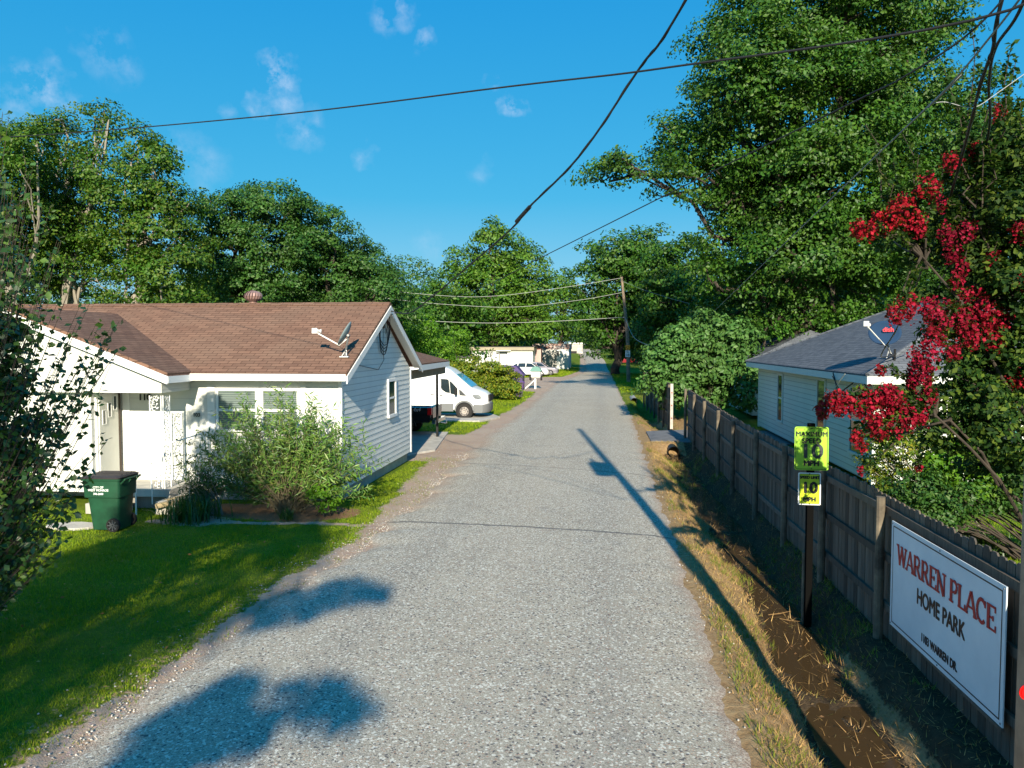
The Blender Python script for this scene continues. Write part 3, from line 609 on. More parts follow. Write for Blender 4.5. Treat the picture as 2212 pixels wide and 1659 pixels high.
# scrollwork corner column: two pierced panels at right angles
def scroll_panel(b, o_, d, wdt, z0, z1):
    o_ = Vector(o_); d = Vector(d); nrm = Vector((-d.y, d.x, 0))
    for u in (0, wdt): b.tube([o_+d*u+Vector((0, 0, z0)), o_+d*u+Vector((0, 0, z1))], .014, 6)
    z = z0+.02; k = 0
    while z < z1-.05:
        cx = wdt*(.5+.18*math.sin(z*9)); P = []
        for j in range(9): a = j/8*1.8*math.pi+(k % 2)*math.pi; rr = .02+.035*(1-j/9); P.append(o_+d*(cx+rr*math.cos(a)*1.2*(1 if k % 2 else -1))+Vector((0, 0, z+.03+rr*math.sin(a))))
        b.tube(P, .007, 4); P = [o_+d*(wdt*(.5+.33*math.sin((z+t*.02)*9)))+Vector((0, 0, z+t*.02)) for t in range(5)]; b.tube(P, .009, 4)
        for s_ in (-1, 1):
            c = o_+d*(cx+s_*.06)+Vector((0, 0, z+.045)); e = c+d*s_*.045+Vector((0, 0, .03*random.choice((-1, 1)))); m = (c+e)/2+Vector((0, 0, .022)); m2 = (c+e)/2-Vector((0, 0, .022)); b.slab([c, m2, e, m], nrm*.006)
        z += .085; k += 1
b = MB(); scroll_panel(b, (-9.5, 16.17, 0), (-1, 0, 0), .26, .45, 2.5); scroll_panel(b, (-9.47, 16.2, 0), (0, 1, 0), .26, .45, 2.5); b.build('porch_column', M_trim, house)
b = MB(); P = [(-9.62, 15.35, .05), (-9.62, 15.35, .85), (-9.5, 15.75, 1.1), (-9.38, 16.1, 1.45), (-9.2, 16.2, 1.5), (-8.95, 17.0, 1.6), (-8.93, 17.25, 1.62)]; b.tube(P, .017, 6); b.tube([(-9.5, 15.75, .2), (-9.5, 15.75, 1.1)], .012, 6); b.tube([(-8.95, 16.8, .45), (-8.95, 16.8, 1.58)], .012, 6); b.tube([(-8.95, 17.1, .45), (-8.95, 17.1, 1.6)], .012, 6); b.build('handrail', M_trim, house)
b = MB(); b.bb((-9.35, 15.6, .0), (-8.9, 16.9, .28)); b.build('porch_step', M_conc, house, .01)
# carport roof behind the gable
b = MB(); cz = 2.93; b.slab([(-5.66, 24.3, cz), (-5.84, 30.3, cz), (-9.6, 30.3, 3.9), (-9.6, 24.3, 3.9)], (0, 0, .07)); b.slab([(-9.6, 30.3, 3.9), (-13.6, 30.3, cz), (-13.6, 24.3, cz), (-9.6, 24.3, 3.9)], (0, 0, .07)); b.build('carport_roof', M_sh, house)
b = MB(); b.slab([(-5.68, 24.35, 2.78), (-5.86, 30.28, 2.78), (-5.86, 30.28, 2.96), (-5.68, 24.35, 2.96)], (.03, 0, 0)); b.slab([(-5.86, 30.28, 2.78), (-13.6, 30.28, 2.78), (-13.6, 30.28, 2.97), (-9.6, 30.28, 3.95), (-5.86, 30.28, 2.97)], (0, .03, 0)); b.build('fascia', M_trim, house)
b = MB(); b.bb((-6.12, 24.3, 2.5), (-5.98, 30.2, 2.78)); b.build('carport_beam', mat('beam_wood', (.26, .22, .15), .8, var=.3), house)
b = MB(); b.bb((-6.29, 29.85, 0), (-6.21, 29.93, 2.78)); b.build('carport_post', M_blk, house)
b = MB(); b.bb((-13.3, 24, .1), (-13.2, 30.2, 2.9)); b.build('carport_wall', M_side, house)
# cable mast and coil on the gable
b = MB()
for k in range(4):
    P = [(WX+.07+.01*k, YR_+.05+(.42+.04*k)*math.sin(t*2*math.pi/16)*(.9+.05*k), 3.95-.42*math.cos(t*2*math.pi/16)*(1+.08*k)+(.12*k)-.2) for t in range(17)]; b.tube(P, .011, 5)
b.tube([(WX+.1, YR_-.02, 4.5), (WX+.08, YR_-.05, 3.6), (WX+.06, YR_+.1, 3.2), (WX+.05, YR_-.4, 2.95), (WX+.05, 18.6, 3.1), (WX+.04, 18.0, 3.2)], .008, 5); b.build('service_cable', M_cable, house)
b = MB(); b.tube([(WX+.1, YR_, 4.55), (WX+.1, YR_+.12, 4.2), (WX+.09, YR_+.2, 3.9)], .013, 5); b.tube([(WX+.09, YR_-.05, 4.3), (WX+.05, YR_-.2, 3.9), (WX+.05, YR_-.15, 3.4)], .012, 5); b.build('service_cable', M_cable2, house)

# ---------------------------------------------------------------- satellite dishes
def dish(name, label, base, centre, nrm, wdt, hgt, lnb, col, logo=None):
    t = thing(name, label, 'satellite dish', base); Z = Vector(nrm).normalized(); Xd = Vector((0, 0, 1)).cross(Z).normalized(); Yd = Z.cross(Xd); c = Vector(centre)
    b = MB(); vs = []; n = 32; rings = 6
    for s_, off in ((0, 0), (1, -.012)):
        for r in range(rings+1):
            rr = r/rings
            for j in range(n): a = 2*math.pi*j/n; vs.append(c+Xd*(rr*wdt/2*math.cos(a))+Yd*(rr*hgt/2*math.sin(a))+Z*(.07*rr*rr-.06+off))
    fs = []; m = (rings+1)*n
    for s_ in (0, 1):
        for r in range(rings):
            for j in range(n):
                f = (s_*m+r*n+j, s_*m+r*n+(j+1) % n, s_*m+(r+1)*n+(j+1) % n, s_*m+(r+1)*n+j); fs.append(f if s_ == 0 else f[::-1])
    for j in range(n): fs.append((rings*n+j, rings*n+(j+1) % n, m+rings*n+(j+1) % n, m+rings*n+j))
    b.add(vs, fs); rf_ = b.build('reflector', col, t, smooth=True)
    if logo: text(logo, .16, mat('logo_red', (.75, .02, .03), .5), rf_, c+Xd*.10*wdt+Yd*.12*hgt+Z*.02, Xd, Yd, .004, .004, name='logo')
    b = MB(); bs = Vector(base); bk = c-Z*.1; b.tube([bs, bs+(bk-bs)*.5+Vector((0, 0, .02)), bk], .024, 8); b.tube([bk-Xd*.09, bk+Xd*.09], .03, 6); b.build('mast', M_galv, t)
    lp = Vector(lnb); low = c-Yd*hgt*.5-Z*.03; b = MB(); b.tube([bk-Yd*.1, low, low+(lp-low)*.93-Vector((0, 0, .04)), lp], .018, 6); b.build('feed_arm', M_trim, t)
    b = MB(); dd = (c-lp).normalized(); b.tube([lp-dd*.02, lp+dd*.03, lp+dd*.04, lp+dd*.1], [.04, .04, .028, .05], 10); b.box(lp-dd*.05, (.12, .05, .12)); b.build('feed_horn', mat('lnb_white', (.7, .68, .66), .5), t)
    b = MB(); b.box(bs, (.2, .18, .02)); b.tube([bs+Vector((.06, -.06, 0)), bs+(bk-bs)*.35], .012, 6); b.tube([bs+Vector((-.1, .06, 0)), bs+(bk-bs)*.35], .012, 6); b.build('foot', M_trim, t)
    b = MB(); b.tube([lp, low+Vector((.02, 0, -.04)), bs+(bk-bs)*.3+Vector((.08, -.03, -.08)), bs+Vector((.05, -.1, .02))], .006, 5); b.build('cable', M_cable, t)
    return t
dish('satellite_dish', 'grey satellite dish seen edge on, mounted on the brown shingle roof', (-5.84, 17.62, 3.33), (-5.80, 17.5, 3.87), (-.86, -.14, .5), .50, .60, (-6.40, 17.35, 3.92), mat('dish_grey', (.20, .26, .28), .7, spec=.1))

# ---------------------------------------------------------------- grey house on the right
GX, GY0, GY1, GX1 = 6.8, 20.5, 34.8, 15.6; GE = 2.83
gh = thing('cream_house', 'pale lap sided house with charcoal hip roof behind the wooden fence', 'house', (11, 27, 0))
b = MB(); b.bb((GX+.02, GY0+.02, .2), (GX1, GY1, 2.72)); b.build('wall', M_lap2, gh)
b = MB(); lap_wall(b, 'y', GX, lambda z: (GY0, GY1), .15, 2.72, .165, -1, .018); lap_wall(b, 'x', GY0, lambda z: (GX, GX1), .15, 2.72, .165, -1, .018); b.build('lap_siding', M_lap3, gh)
b = MB(); b.bb((GX-.03, GY0-.03, .1), (GX+.06, GY0+.06, 2.72)); b.build('corner_board', M_lap2, gh); b = MB(); b.bb((GX-.03, GY1-.06, .1), (GX+.06, GY1+.03, 2.72)); b.build('corner_board', M_lap2, gh)
ox, x1_, y0_, y1_ = 6.35, 16.1, 19.65, 35.4; hw = (x1_-ox)/2; RZ = 5.05; xm = (ox+x1_)/2
b = MB(); A = (ox, y0_, GE+.02); B_ = (ox, y1_, GE+.02); C_ = (x1_, y1_, GE+.02); D_ = (x1_, y0_, GE+.02); R0 = (xm, y0_+hw, RZ); R1 = (xm, y1_-hw, RZ)
for f in ((A, R0, R1, B_), (A, D_, R0), (B_, R1, C_), (D_, C_, R1, R0)): b.slab([Vector(p) for p in f], (0, 0, .045))
b.build('roof', M_sh2, gh)
b = MB()
for p, q_ in ((A, R0), (B_, R1), (D_, R0), (C_, R1), (R0, R1)): b.tube([Vector(p)+Vector((0, 0, .05)), Vector(q_)+Vector((0, 0, .05))], .055, 6)
b.build('ridge_cap', M_sh2, gh)
M_fas = mat('grey_fascia', (.66, .68, .64), .6, var=.06)
b = MB(); b.bb((ox+.0, y0_, 2.66), (ox+.03, y1_, 2.86)); b.bb((ox+.03, y0_, 2.66), (x1_, y0_+.03, 2.86)); b.build('fascia', M_fas, gh)
b = MB(); b.bb((ox+.03, y0_+.03, 2.69), (GX1, y1_, 2.71)); b.build('soffit', mat('soffit_tan', (.52, .50, .38), .7), gh)
window_x(gh, GX-.014, 30.3, 31.0, .75, 2.45, -1, tm=M_lap2); window_x(gh, GX-.014, 24.7, 25.5, .6, 2.5, -1, tm=M_lap2, split=False); window_x(gh, GX-.014, 21.3, 22.2, .75, 2.45, -1, tm=M_lap2)
window_y(gh, GY0-.014, 9.0, 10.1, .9, 2.2, False, tm=mat('green_shutter', (.06, .22, .16), .6)); window_y(gh, GY0-.014, 12.6, 13.8, .9, 2.2, False)
b = MB(); b.tube([(7.25, 20.5, 2.75), (7.2, 20.3, 3.5)], .03, 8); b.tube([(6.4, 20.4, 2.82), (6.5, 20.0, 2.5), (6.6, 20.3, 2.2), (6.75, 20.6, 2.4), (6.3, 21.5, 2.35), (6.3, 22.3, 2.75)], .014, 5); b.tube([(7.2, 20.2, 3.4), (6.6, 20.5, 2.9), (6.32, 21.8, 2.3), (6.34, 22.4, 2.84)], .016, 5); b.build('service_cable', M_cable, gh)
b = MB(); b.tube([(6.3, 21.2, 2.85), (6.25, 21.5, 2.65), (6.25, 21.9, 2.4)], .014, 5); b.build('service_cable', M_cable2, gh)
dish('satellite_dish', 'dark blue satellite dish with red lettering on the charcoal hip roof', (7.28, 20.75, 3.27), (7.02, 20.5, 3.90), (-.25, -1, .25), .76, .62, (6.35, 19.75, 4.1), mat('dish_navy', (.018, .045, .10), .8, spec=.1), 'dish')
# roof of the next house behind
bh = thing('neighbour_house', 'low grey roofed house half hidden behind the cream house', 'house', (10, 42, 0))
b = MB(); b.bb((7.3, 39, .2), (14, 47, 2.6)); b.build('wall', M_lap2, bh)
b = MB(); 
for f in (((6.8, 38.5, 2.65), (10.6, 41.5, 4.3), (10.6, 45, 4.3), (6.8, 48, 2.65)), ((6.8, 38.5, 2.65), (14.4, 38.5, 2.65), (10.6, 41.5, 4.3)), ((14.4, 38.5, 2.65), (14.4, 48, 2.65), (10.6, 45, 4.3), (10.6, 41.5, 4.3))): b.slab(f, (0, 0, .05))
b.build('roof', M_sh2, bh)

# ---------------------------------------------------------------- the wooden fences
q = NT('fence_wood'); uvn = q.n('ShaderNodeUVMap'); mp = q.n('ShaderNodeMapping'); mp.inputs['Scale'].default_value = (30, 1.6, 1); q.l(uvn.outputs[0], mp.inputs[0]); n1 = q.noise(mp.outputs[0], 1, 6, .7); n2 = q.noise(uvn.outputs[0], .9, 4); g = q.n('ShaderNodeNewGeometry')
c = q.mix(q.ramp(n1, .3, .7), (.05, .042, .035), (.15, .128, .105)); c = q.mix(q.ramp(n2, .45, .7), c, q.mix(.5, c, (.16, .10, .06))); hv = q.n('ShaderNodeHueSaturation'); q.l(c, hv.inputs['Color']); q.l(q.math('ADD', q.math('MULTIPLY', g.outputs['Random Per Island'], .9), .5), hv.inputs['Value']); q.l(hv.outputs[0], q.b.inputs['Base Color']); q.b.inputs['Roughness'].default_value = .85; q.bump(n1, .4, .006); M_fence = q.m
M_post = mat('post_wood', (.22, .18, .13), .85, col2=(.07, .058, .045), vscale=3, bump=.4, bscale=25)
def fence(name, label, xf, y0, y1, posts, topf, group=None, gaps=()):
    t = thing(name, label, 'fence', (float(xf(y0)), y0, 0)); b = MB(); y = y0
    while y < y1:
        x = float(xf(y)); wv = .135; zt = topf(y)+random.uniform(-.028, .018); zb = -.12+random.uniform(-.01, .015); dx = random.uniform(0, .006)
        ce = .03; pts = [(x+dx, y+.003, zb), (x+dx, y+wv, zb), (x+dx, y+wv, zt-ce), (x+dx, y+wv-ce, zt), (x+dx, y+ce, zt), (x+dx, y+.003, zt-ce)]
        b.slab(pts, (.018, random.uniform(-.003, .003), 0)); y += .142
    b.build('picket_panel', M_fence, t); b = MB()
    for zr in (.35, .95, 1.52):
        for i in range(len(posts)-1):
            a, c_ = posts[i], posts[i+1]; xa, xc = float(xf(a)), float(xf(c_)); dz = (topf(a)-1.75)
            b.slab([(xa-.042, a, zr+dz), (xc-.042, c_, zr+topf(c_)-1.75), (xc-.042, c_, zr+.09+topf(c_)-1.75), (xa-.042, a, zr+.09+dz)], (.038, 0, 0))
    b.build('rail', M_fence, t)
    for yp in posts:
        b = MB(); x = float(xf(yp)); hgt = topf(yp)+random.uniform(-.05, .04); b.tube([(x-.10, yp, -.35), (x-.10+random.uniform(-.01, .01), yp, hgt)], [.058, .052], 10); b.build('post', M_post, t)
    return t
fence('wooden_fence', 'long weathered board fence with round posts along the ditch', lambda y: 3.54-.008*(y-6), -3.0, 30.6, [-2.9, -.4, 2.1, 4.6, 9.95, 12.4, 14.8, 17.4, 20.2, 22.5, 25.3, 27.9, 30.5], lambda y: np.interp(y, [5, 10, 16, 20, 26, 31], [1.74, 1.78, 1.72, 1.74, 1.85, 1.93]))
t2 = fence('wooden_fence', 'short board fence beyond the ditch crossing with a pale end post', lambda y: 3.12-.016*(y-34.5), 34.6, 50.5, [35, 37.5, 40, 42.5, 45, 47.5, 50.3], lambda y: 1.9)
b = MB(); b.bb((3.02, 34.42, -.02), (3.14, 34.52, 1.93)); ep = b.build('end_post', mat('pale_post', (.52, .47, .42), .8, var=.3), t2); M_rdisc = mat('reflector_brown', (.25, .05, .03), .4)
for z in (.45, 1.0, 1.55):
    b = MB(); b.lathe([(.001, 0), (.03, 0), (.03, .012), (.001, .012)], (3.08, 34.42, z), 12, Matrix.Rotation(R(90), 3, 'X')); b.build('reflector_disc', M_rdisc, ep)

# ---------------------------------------------------------------- signs
def rrect(w_, h_, r, n=5):
    P = []
    for cx, cz, a0 in ((w_/2-r, h_/2-r, 0), (-w_/2+r, h_/2-r, 90), (-w_/2+r, -h_/2+r, 180), (w_/2-r, -h_/2+r, 270)):
        for k in range(n+1): a = R(a0+90*k/n); P.append((cx+r*math.cos(a), cz+r*math.sin(a)))
    return P
def ring(b, O_, X_, Y_, w_, h_, r, t_, d):
    Zn = X_.cross(Y_); o1 = rrect(w_, h_, r); i1 = rrect(w_-2*t_, h_-2*t_, max(.002, r-t_)); n = len(o1)
    vs = [O_+X_*p[0]+Y_*p[1]+Zn*d for p in o1+i1]; b.add(vs, [(k, (k+1) % n, n+(k+1) % n, n+k) for k in range(n)])
M_lime = mat('lime_sign', (.34, .62, .045), .35, var=.08, vscale=5); M_ink = mat('sign_black', (.012, .012, .015), .4); M_wsign = mat('sign_white', (.78, .80, .80), .4)
M_yel = mat('yellow_lime', (.56, .68, .03), .35, var=.2, vscale=6)
pole_x, pole_y = 2.96, 11.45
def plate(O_, X_, Y_, w_, h_, r, m, name, parent):
    b = MB(); Zn = X_.cross(Y_); b.slab([O_+X_*p[0]+Y_*p[1]-Zn*.004 for p in rrect(w_, h_, r)], Zn*.004); return b.build(name, m, parent)
sp = thing('speed_sign', 'two stacked lime 10 mph signs on a dark post in the ditch', 'sign', (pole_x, pole_y, -.3))
b = MB(); b.bb((pole_x-.045, pole_y-.045, -.5), (pole_x+.045, pole_y+.045, 2.5)); b.build('post', mat('dark_post', (.006, .006, .006), 1.0, spec=0), sp, .004)
Xs = Vector((1, -.05, 0)).normalized(); Ys = Vector((-.0, .03, 1)).normalized()
c1 = Vector(dat(1753, 969, pole_y-.07)); p1 = plate(c1, Xs, Ys, .455, .61, .03, M_lime, 'large_sign_plate', sp)
b = MB(); ring(b, c1, Xs, Ys, .43, .585, .03, .007, .0015); b.build('border', M_ink, p1); Zn = Xs.cross(Ys)
for s_, size, dz, bo in (('MAXIMUM', .080, .20, .0035), ('SPEED', .085, .105, .0045), ('10', .24, -.045, .009), ('MPH', .09, -.21, .007)):
    text(s_, size*1.15, mat('sign_ink', (.012, .014, .014), .5) if s_ != '10' else mat('sign_grey_ink', (.04, .05, .05), .5), p1, c1+Ys*dz+Zn*.003, Xs, Ys, .001, bo, sx=1.0 if s_ != '10' else 1.15)
c2 = Vector(dat(1748.5, 1056, pole_y-.07)); p2 = plate(c2, Xs, Ys, .305, .455, .018, M_wsign, 'small_sign_plate', sp)
p3 = plate(c2+Zn*.003, Xs, Ys, .272, .422, .015, M_yel, 'small_sign_face', p2); b = MB(); ring(b, c2, Xs, Ys, .272, .422, .015, .006, .0045); b.build('border', M_ink, p2)
for s_, size, dz, bo in (('SPEED LIMIT', .050, .160, .004), ('10', .20, .01, .010), ('MPH', .078, -.15, .006)): text(s_, size*1.1, M_ink, p2, c2+Ys*dz+Zn*.006, Xs, Ys, .001, bo, sx=.9 if s_ == 'SPEED LIMIT' else 1.0)
for c_, d_ in ((c1, .285), (c1, -.285), (c2, .21), (c2, -.21)): b = MB(); b.tube([c_+Ys*d_, c_+Ys*d_+Zn*.012], .009, 8); b.build('bolt', M_blk, sp)
# short stub post in front of the fence
b = MB(); b.tube([(2.95, 11.62, -.4), (2.95, 11.62, .62)], .04, 8); tag(b.build('stub_post', M_post), 'short grey stub post standing against the dark sign post', 'post')

# slab serif letters from strokes
def slab_text(s, h, m, parent, O_, X_, Y_, thick=.16, adv=.2):
    T = thick; sf = .09; G_ = {}
    def ser(x, y, w_=.34): return [((x-w_/2, y), (x+w_/2, y), sf)]
    G_['W'] = (1.15, [((.08, 1), (.33, 0), T), ((.33, 0), (.58, .95), T*.7), ((.58, .95), (.83, 0), T), ((.83, 0), (1.08, 1), T*.7)]+ser(.08, .96, .3)+ser(1.08, .96, .3)+ser(.58, .96, .26))
    G_['A'] = (.95, [((.1, 0), (.48, 1), T*.6), ((.48, 1), (.86, 0), T), ((.22, .33), (.74, .33), sf)]+ser(.1, .04, .28)+ser(.86, .04, .3))
    def bowl(cx, y0, y1, rx, n=8, a0=90, a1=-90): 
        P = [(cx+rx*math.cos(R(a0+(a1-a0)*k/n)), (y0+y1)/2+(y1-y0)/2*math.sin(R(a0+(a1-a0)*k/n))) for k in range(n+1)]; return [(P[k], P[k+1], T*.75) for k in range(n)]
    G_['P'] = (.82, [((.2, 0), (.2, 1), T), ((.1, .96), (.45, .96), sf), ((.2, .48), (.45, .48), sf)]+bowl(.45, .48, .96, .26)+ser(.2, .04, .4))
    G_['R'] = (.95, G_['P'][1]+[((.45, .48), (.78, .05), T)]+ser(.82, .04, .22))
    G_['E'] = (.82, [((.2, 0), (.2, 1), T), ((.08, .96), (.7, .96), sf), ((.08, .04), (.74, .04), sf), ((.2, .5), (.55, .5), sf), ((.7, 1), (.7, .76), sf), ((.74, 0), (.74, .26), sf), ((.55, .6), (.55, .4), sf)])
    G_['N'] = (1.0, [((.2, 0), (.2, 1), T*.7), ((.16, 1), (.8, 0), T), ((.8, 0), (.8, 1), T*.7)]+ser(.2, .04, .34)+ser(.14, .96, .26)+ser(.8, .96, .34))
    G_['L'] = (.78, [((.2, 0), (.2, 1), T), ((.08, .04), (.7, .04), sf), ((.7, 0), (.7, .28), sf)]+ser(.2, .96, .34))
    G_['C'] = (.9, bowl(.48, .03, .97, .36, 14, 45, 315)+[((.76, .98), (.76, .70), sf)])
    G_[' '] = (.42, []); x = 0; q_ = []
    for ch in s:
        wd, st = G_[ch]
        for a, c_, t_ in st: q_.append(((a[0]+x, a[1]), (c_[0]+x, c_[1]), t_))
        x += (wd+adv-.12)
    b = MB(); Zn = X_.cross(Y_); i = 0
    for a, c_, t_ in q_:
        dx, dy = c_[0]-a[0], c_[1]-a[1]; l_ = math.hypot(dx, dy); nx, ny = -dy/l_*t_/2, dx/l_*t_/2; z = .0008*(i % 7); i += 1
        b.slab([O_+X_*((px-x/2)*h)+Y_*((py-.5)*h)+Zn*z for px, py in ((a[0]+nx, a[1]+ny), (a[0]-nx, a[1]-ny), (c_[0]-nx, c_[1]-ny), (c_[0]+nx, c_[1]+ny))], Zn*.003)
    return b.build('lettering', m, parent), x*h
ws = thing('park_sign', 'large white home park sign with red and black lettering fixed to the fence', 'sign', (3.42, 8.2, .95))
O_ = Vector((3.405, 8.25, .95)); X_ = Vector((.012, -1, 0)).normalized(); Y_ = Vector((0, 0, 1)); WS, HS = 2.54, 1.22; Zn = X_.cross(Y_)
b = MB(); b.slab([O_+X_*a*WS/2+Y_*c_*HS/2-Zn*.012 for a, c_ in ((-1, -1), (1, -1), (1, 1), (-1, 1))], Zn*.012); bd = b.build('board', mat('park_sign_white', (.74, .79, .84), .5, col2=(.62, .68, .74), vscale=1.1), ws)
b = MB(); ring(b, O_, X_, Y_, WS-.10, HS-.09, .004, .014, .002); b.build('border', M_ink, bd)
M_red = mat('sign_red', (.45, .03, .03), .5)
lo, wl_ = slab_text('WARREN PLACE', .225, M_red, bd, O_+Y_*.27+X_*.02+Zn*.002, X_, Y_, .20, .06)
text('HOME PARK', .235, M_ink, bd, O_-Y_*.045+X_*.02+Zn*.003, X_, Y_, .001, .007, sx=.84)
text('1103 WARREN DR.', .125, M_ink, bd, O_-Y_*.44+X_*.02+Zn*.003, X_, Y_, .001, .005, sx=.80)
for a in (-1, 0, 1):
    for c_ in (-1, 1): b = MB(); p = O_+X_*a*(WS/2-.03)+Y_*c_*(HS/2-.025); b.tube([p, p+Zn*.006], .009, 8); b.build('screw', M_galv, ws)
b = MB(); b.box(O_-Y_*(HS/2+.02)-Zn*.02, (.03, WS, .03)); b.build('bottom_batten', M_fence, ws)

# ---------------------------------------------------------------- poles and wires
M_pole = mat('pole_wood', (.30, .22, .15), .85, col2=(.13, .10, .08), vscale=2.2, bump=.5, bscale=12)
M_pole2 = mat('pole_wood_light', (.36, .30, .24), .85, col2=(.20, .16, .13), vscale=2.2, bump=.5, bscale=12)
NP = (2.545, 4.72)
up_ = thing('utility_pole', 'weathered utility pole with a red reflector at the near end of the fence', 'utility pole', (*NP, 0))
b = MB(); b.tube([(*NP, -.4), (*NP, 4), (NP[0]+.03, NP[1], 12.0)], [.15, .14, .10], 16); b.build('pole', M_pole2, up_, smooth=True)
b = MB(); b.lathe([(.01, 0), (.036, .004), (.036, -.004), (.01, -.004)], (NP[0]-.135, NP[1]-.07, 1.64), 16, Matrix.Rotation(R(90), 3, 'X') @ Matrix.Rotation(R(0), 3, 'Z')); b.lathe([(.036, -.002), (.046, .0), (.046, -.008), (.036, -.008)], (NP[0]-.135, NP[1]-.07, 1.64), 16, Matrix.Rotation(R(90), 3, 'X')); 
rfm = mat('red_reflector', (.7, .01, .01), .2); b.build('reflector', rfm, up_)
b = MB(); b.tube([(NP[0]-.36, NP[1], 7.1), (NP[0]-.36, NP[1], 8.0)], .26, 14); b.tube([(NP[0]-.42, NP[1], 8.1), (NP[0]-.42, NP[1], 8.35)], .06, 8); b.bb((NP[0]-.3, NP[1]-.04, 7.5), (NP[0], NP[1]+.04, 7.6)); b.build('transformer', M_galv, up_)
FP = (2.79, 77.6)
fp = thing('utility_pole', 'tall wooden utility pole down the road carrying a small speed limit plate', 'utility pole', (*FP, 0))
b = MB(); b.tube([(*FP, -.3), (FP[0]-.15, FP[1], 4.6), (FP[0]-.75, FP[1], 10.2)], [.19, .17, .11], 12); b.build('pole', M_pole, fp)
b = MB(); b.bb((FP[0]-.6, FP[1]-.05, 6.2), (FP[0]-.25, FP[1]+.05, 6.35)); b.build('bracket', M_galv, fp)
sc = Vector((FP[0]-.12, FP[1]-.24, 2.75)); X1 = Vector((1, 0, 0)); Z1 = Vector((0, 0, 1))
s5 = thing('speed_limit_plate', 'small white 10 plate nailed to the far utility pole', 'sign', tuple(sc)); pl = plate(sc, X1, Z1, .46, .62, .03, M_wsign, 'plate', s5); text('10', .34, M_ink, pl, sc+Vector((0, -.004, -.14)), X1, Z1, .001, .012); text('SPEED\nLIMIT', .11, M_ink, pl, sc+Vector((0, -.004, .14)), X1, Z1, .001, .003)
so_ = sc+Vector((0, -.0, .62)); s6 = thing('warning_plate', 'small orange warning plate above the far speed plate', 'sign', tuple(so_)); pl = plate(so_, X1, Z1, .42, .42, .03, mat('orange_sign', (.75, .30, .02), .5), 'plate', s6); b = MB(); ring(b, so_, X1, Z1, .26, .26, .1, .04, .004); b.build('symbol', M_ink, pl)

def wire(label, pts, r, m=None, name='overhead_wire', grp=None, twist=False):
    b = MB(); P = []
    pts = [Vector(p) for p in pts]
    for i in range(len(pts)-1):
        p0 = pts[max(i-1, 0)]; p1 = pts[i]; p2 = pts[i+1]; p3 = pts[min(i+2, len(pts)-1)]
        for k in range(8):
            t = k/8; P.append(.5*((2*p1)+(p2-p0)*t+(2*p0-5*p1+4*p2-p3)*t*t+(3*p1-p0-3*p2+p3)*t**3))
    P.append(pts[-1]); b.tube(P, r, 6)
    if twist:
        Q = []
        n = len(P)*3
        for i in range(n):
            f = i/(n-1)*(len(P)-1); k = min(int(f), len(P)-2); p = P[k].lerp(P[k+1], f-k); a = f*1.2; Q.append(p+Vector((math.cos(a), 0, math.sin(a)))*r*.9)
        b.tube(Q, r*.55, 5)
    return tag(b.build(name, m or M_cable, smooth=True), label, 'wire', grp)
nt_ = (NP[0]-.05, NP[1])
G0 = (RX+.02, YR_, 4.5)
wire('thick twisted power line falling from high above the road to the white house gable', [(*nt_, 9.1), at(686, 0, 8.03), at(639, 69, 9.1), at(578.6, 157, 10.24), at(523, 213, 11.97), at(509, 231, 12.6), at(433, 296, 16.8), at(409, 313, 19), G0], .014, twist=True)
b = MB(); p = at(523, 213, 11.97); b.tube([p+np.array([.12, -.18, .06]), p-np.array([.12, -.18, .1])], .03, 8); tag(b.build('cable_splice', M_cable), 'black splice on the power line above the road', 'splice')
wire('long nearly level wire crossing the whole sky above the road', [(*nt_, 5.95), at(1010, 10, 4.95), at(671, 67, 6.6), at(509, 86.5, 7.7), at(255, 117, 10), at(0, 137.5, 13.5), at(-250, 150, 20)], .0085)
wire('thin wire running down through the oak crown towards the white house', [(*nt_, 5.9), at(982, 22, 5.1), at(907, 75, 5.56), at(853.6, 102, 6.1), at(700, 178, 8), at(542, 257, 11.6), at(470, 292, 15), (RX+.03, YR_-.1, 4.4)], .006)
wire('grey cable running past the oak towards the fig tree', [(*nt_, 5.8), at(992.6, 34, 5.3), at(930.5, 105, 6.55), at(853, 178, 9.5), at(706, 319, 43)], .007, mat('cable_grey', (.22, .23, .23), .6))
wire('pale slack loop of cable at the top of the crepe myrtle', [at(930.5, 104, 6.55), at(945, 102, 6.6), at(965, 107, 6.7), at(978, 106, 6.8), at(996, 94, 6.8), at(1030, 70, 6.8)], .003, mat('cable_pale', (.35, .36, .37), .6))
wire('heavy service drop hanging from the near pole to the cream house', [(*nt_, 6.6), at(1002, 0, 5.6), at(992.6, 50, 6.0), at(979.7, 88, 6.5), at(945, 210, 9.2), at(899, 324, 14.3), at(881, 356, 17.5), (7.2, 20.3, 3.4)], .013, twist=True)
wire('second thinner service drop beside the heavy one', [(*nt_, 6.2), at(1023, 3, 5.5), at(996, 47, 6.2), at(989, 83, 6.9), at(985, 150, 9), at(950, 260, 13), (7.6, 20.3, 3.5)], .012)
wire('wire from the top of the far pole to the left above the trailers', [(FP[0]-.75, FP[1], 10.1), at(560, 288, 76), at(495, 296, 74), at(440, 295.5, 72), at(330, 285, 68)], .022, M_cable2)
wire('middle wire of the three running left from the far pole', [(FP[0]-.65, FP[1], 8.7), at(580, 300, 76), at(515, 307, 74), at(455, 305, 72), at(400, 300, 70), at(330, 290, 68)], .022, M_cable2)
wire('lowest wire of the three running left from the far pole', [(FP[0]-.4, FP[1], 6.3), at(560, 321, 76), at(500, 323, 74), at(450, 322, 73), at(410, 319, 72), at(330, 308, 70)], .025, M_cable2)
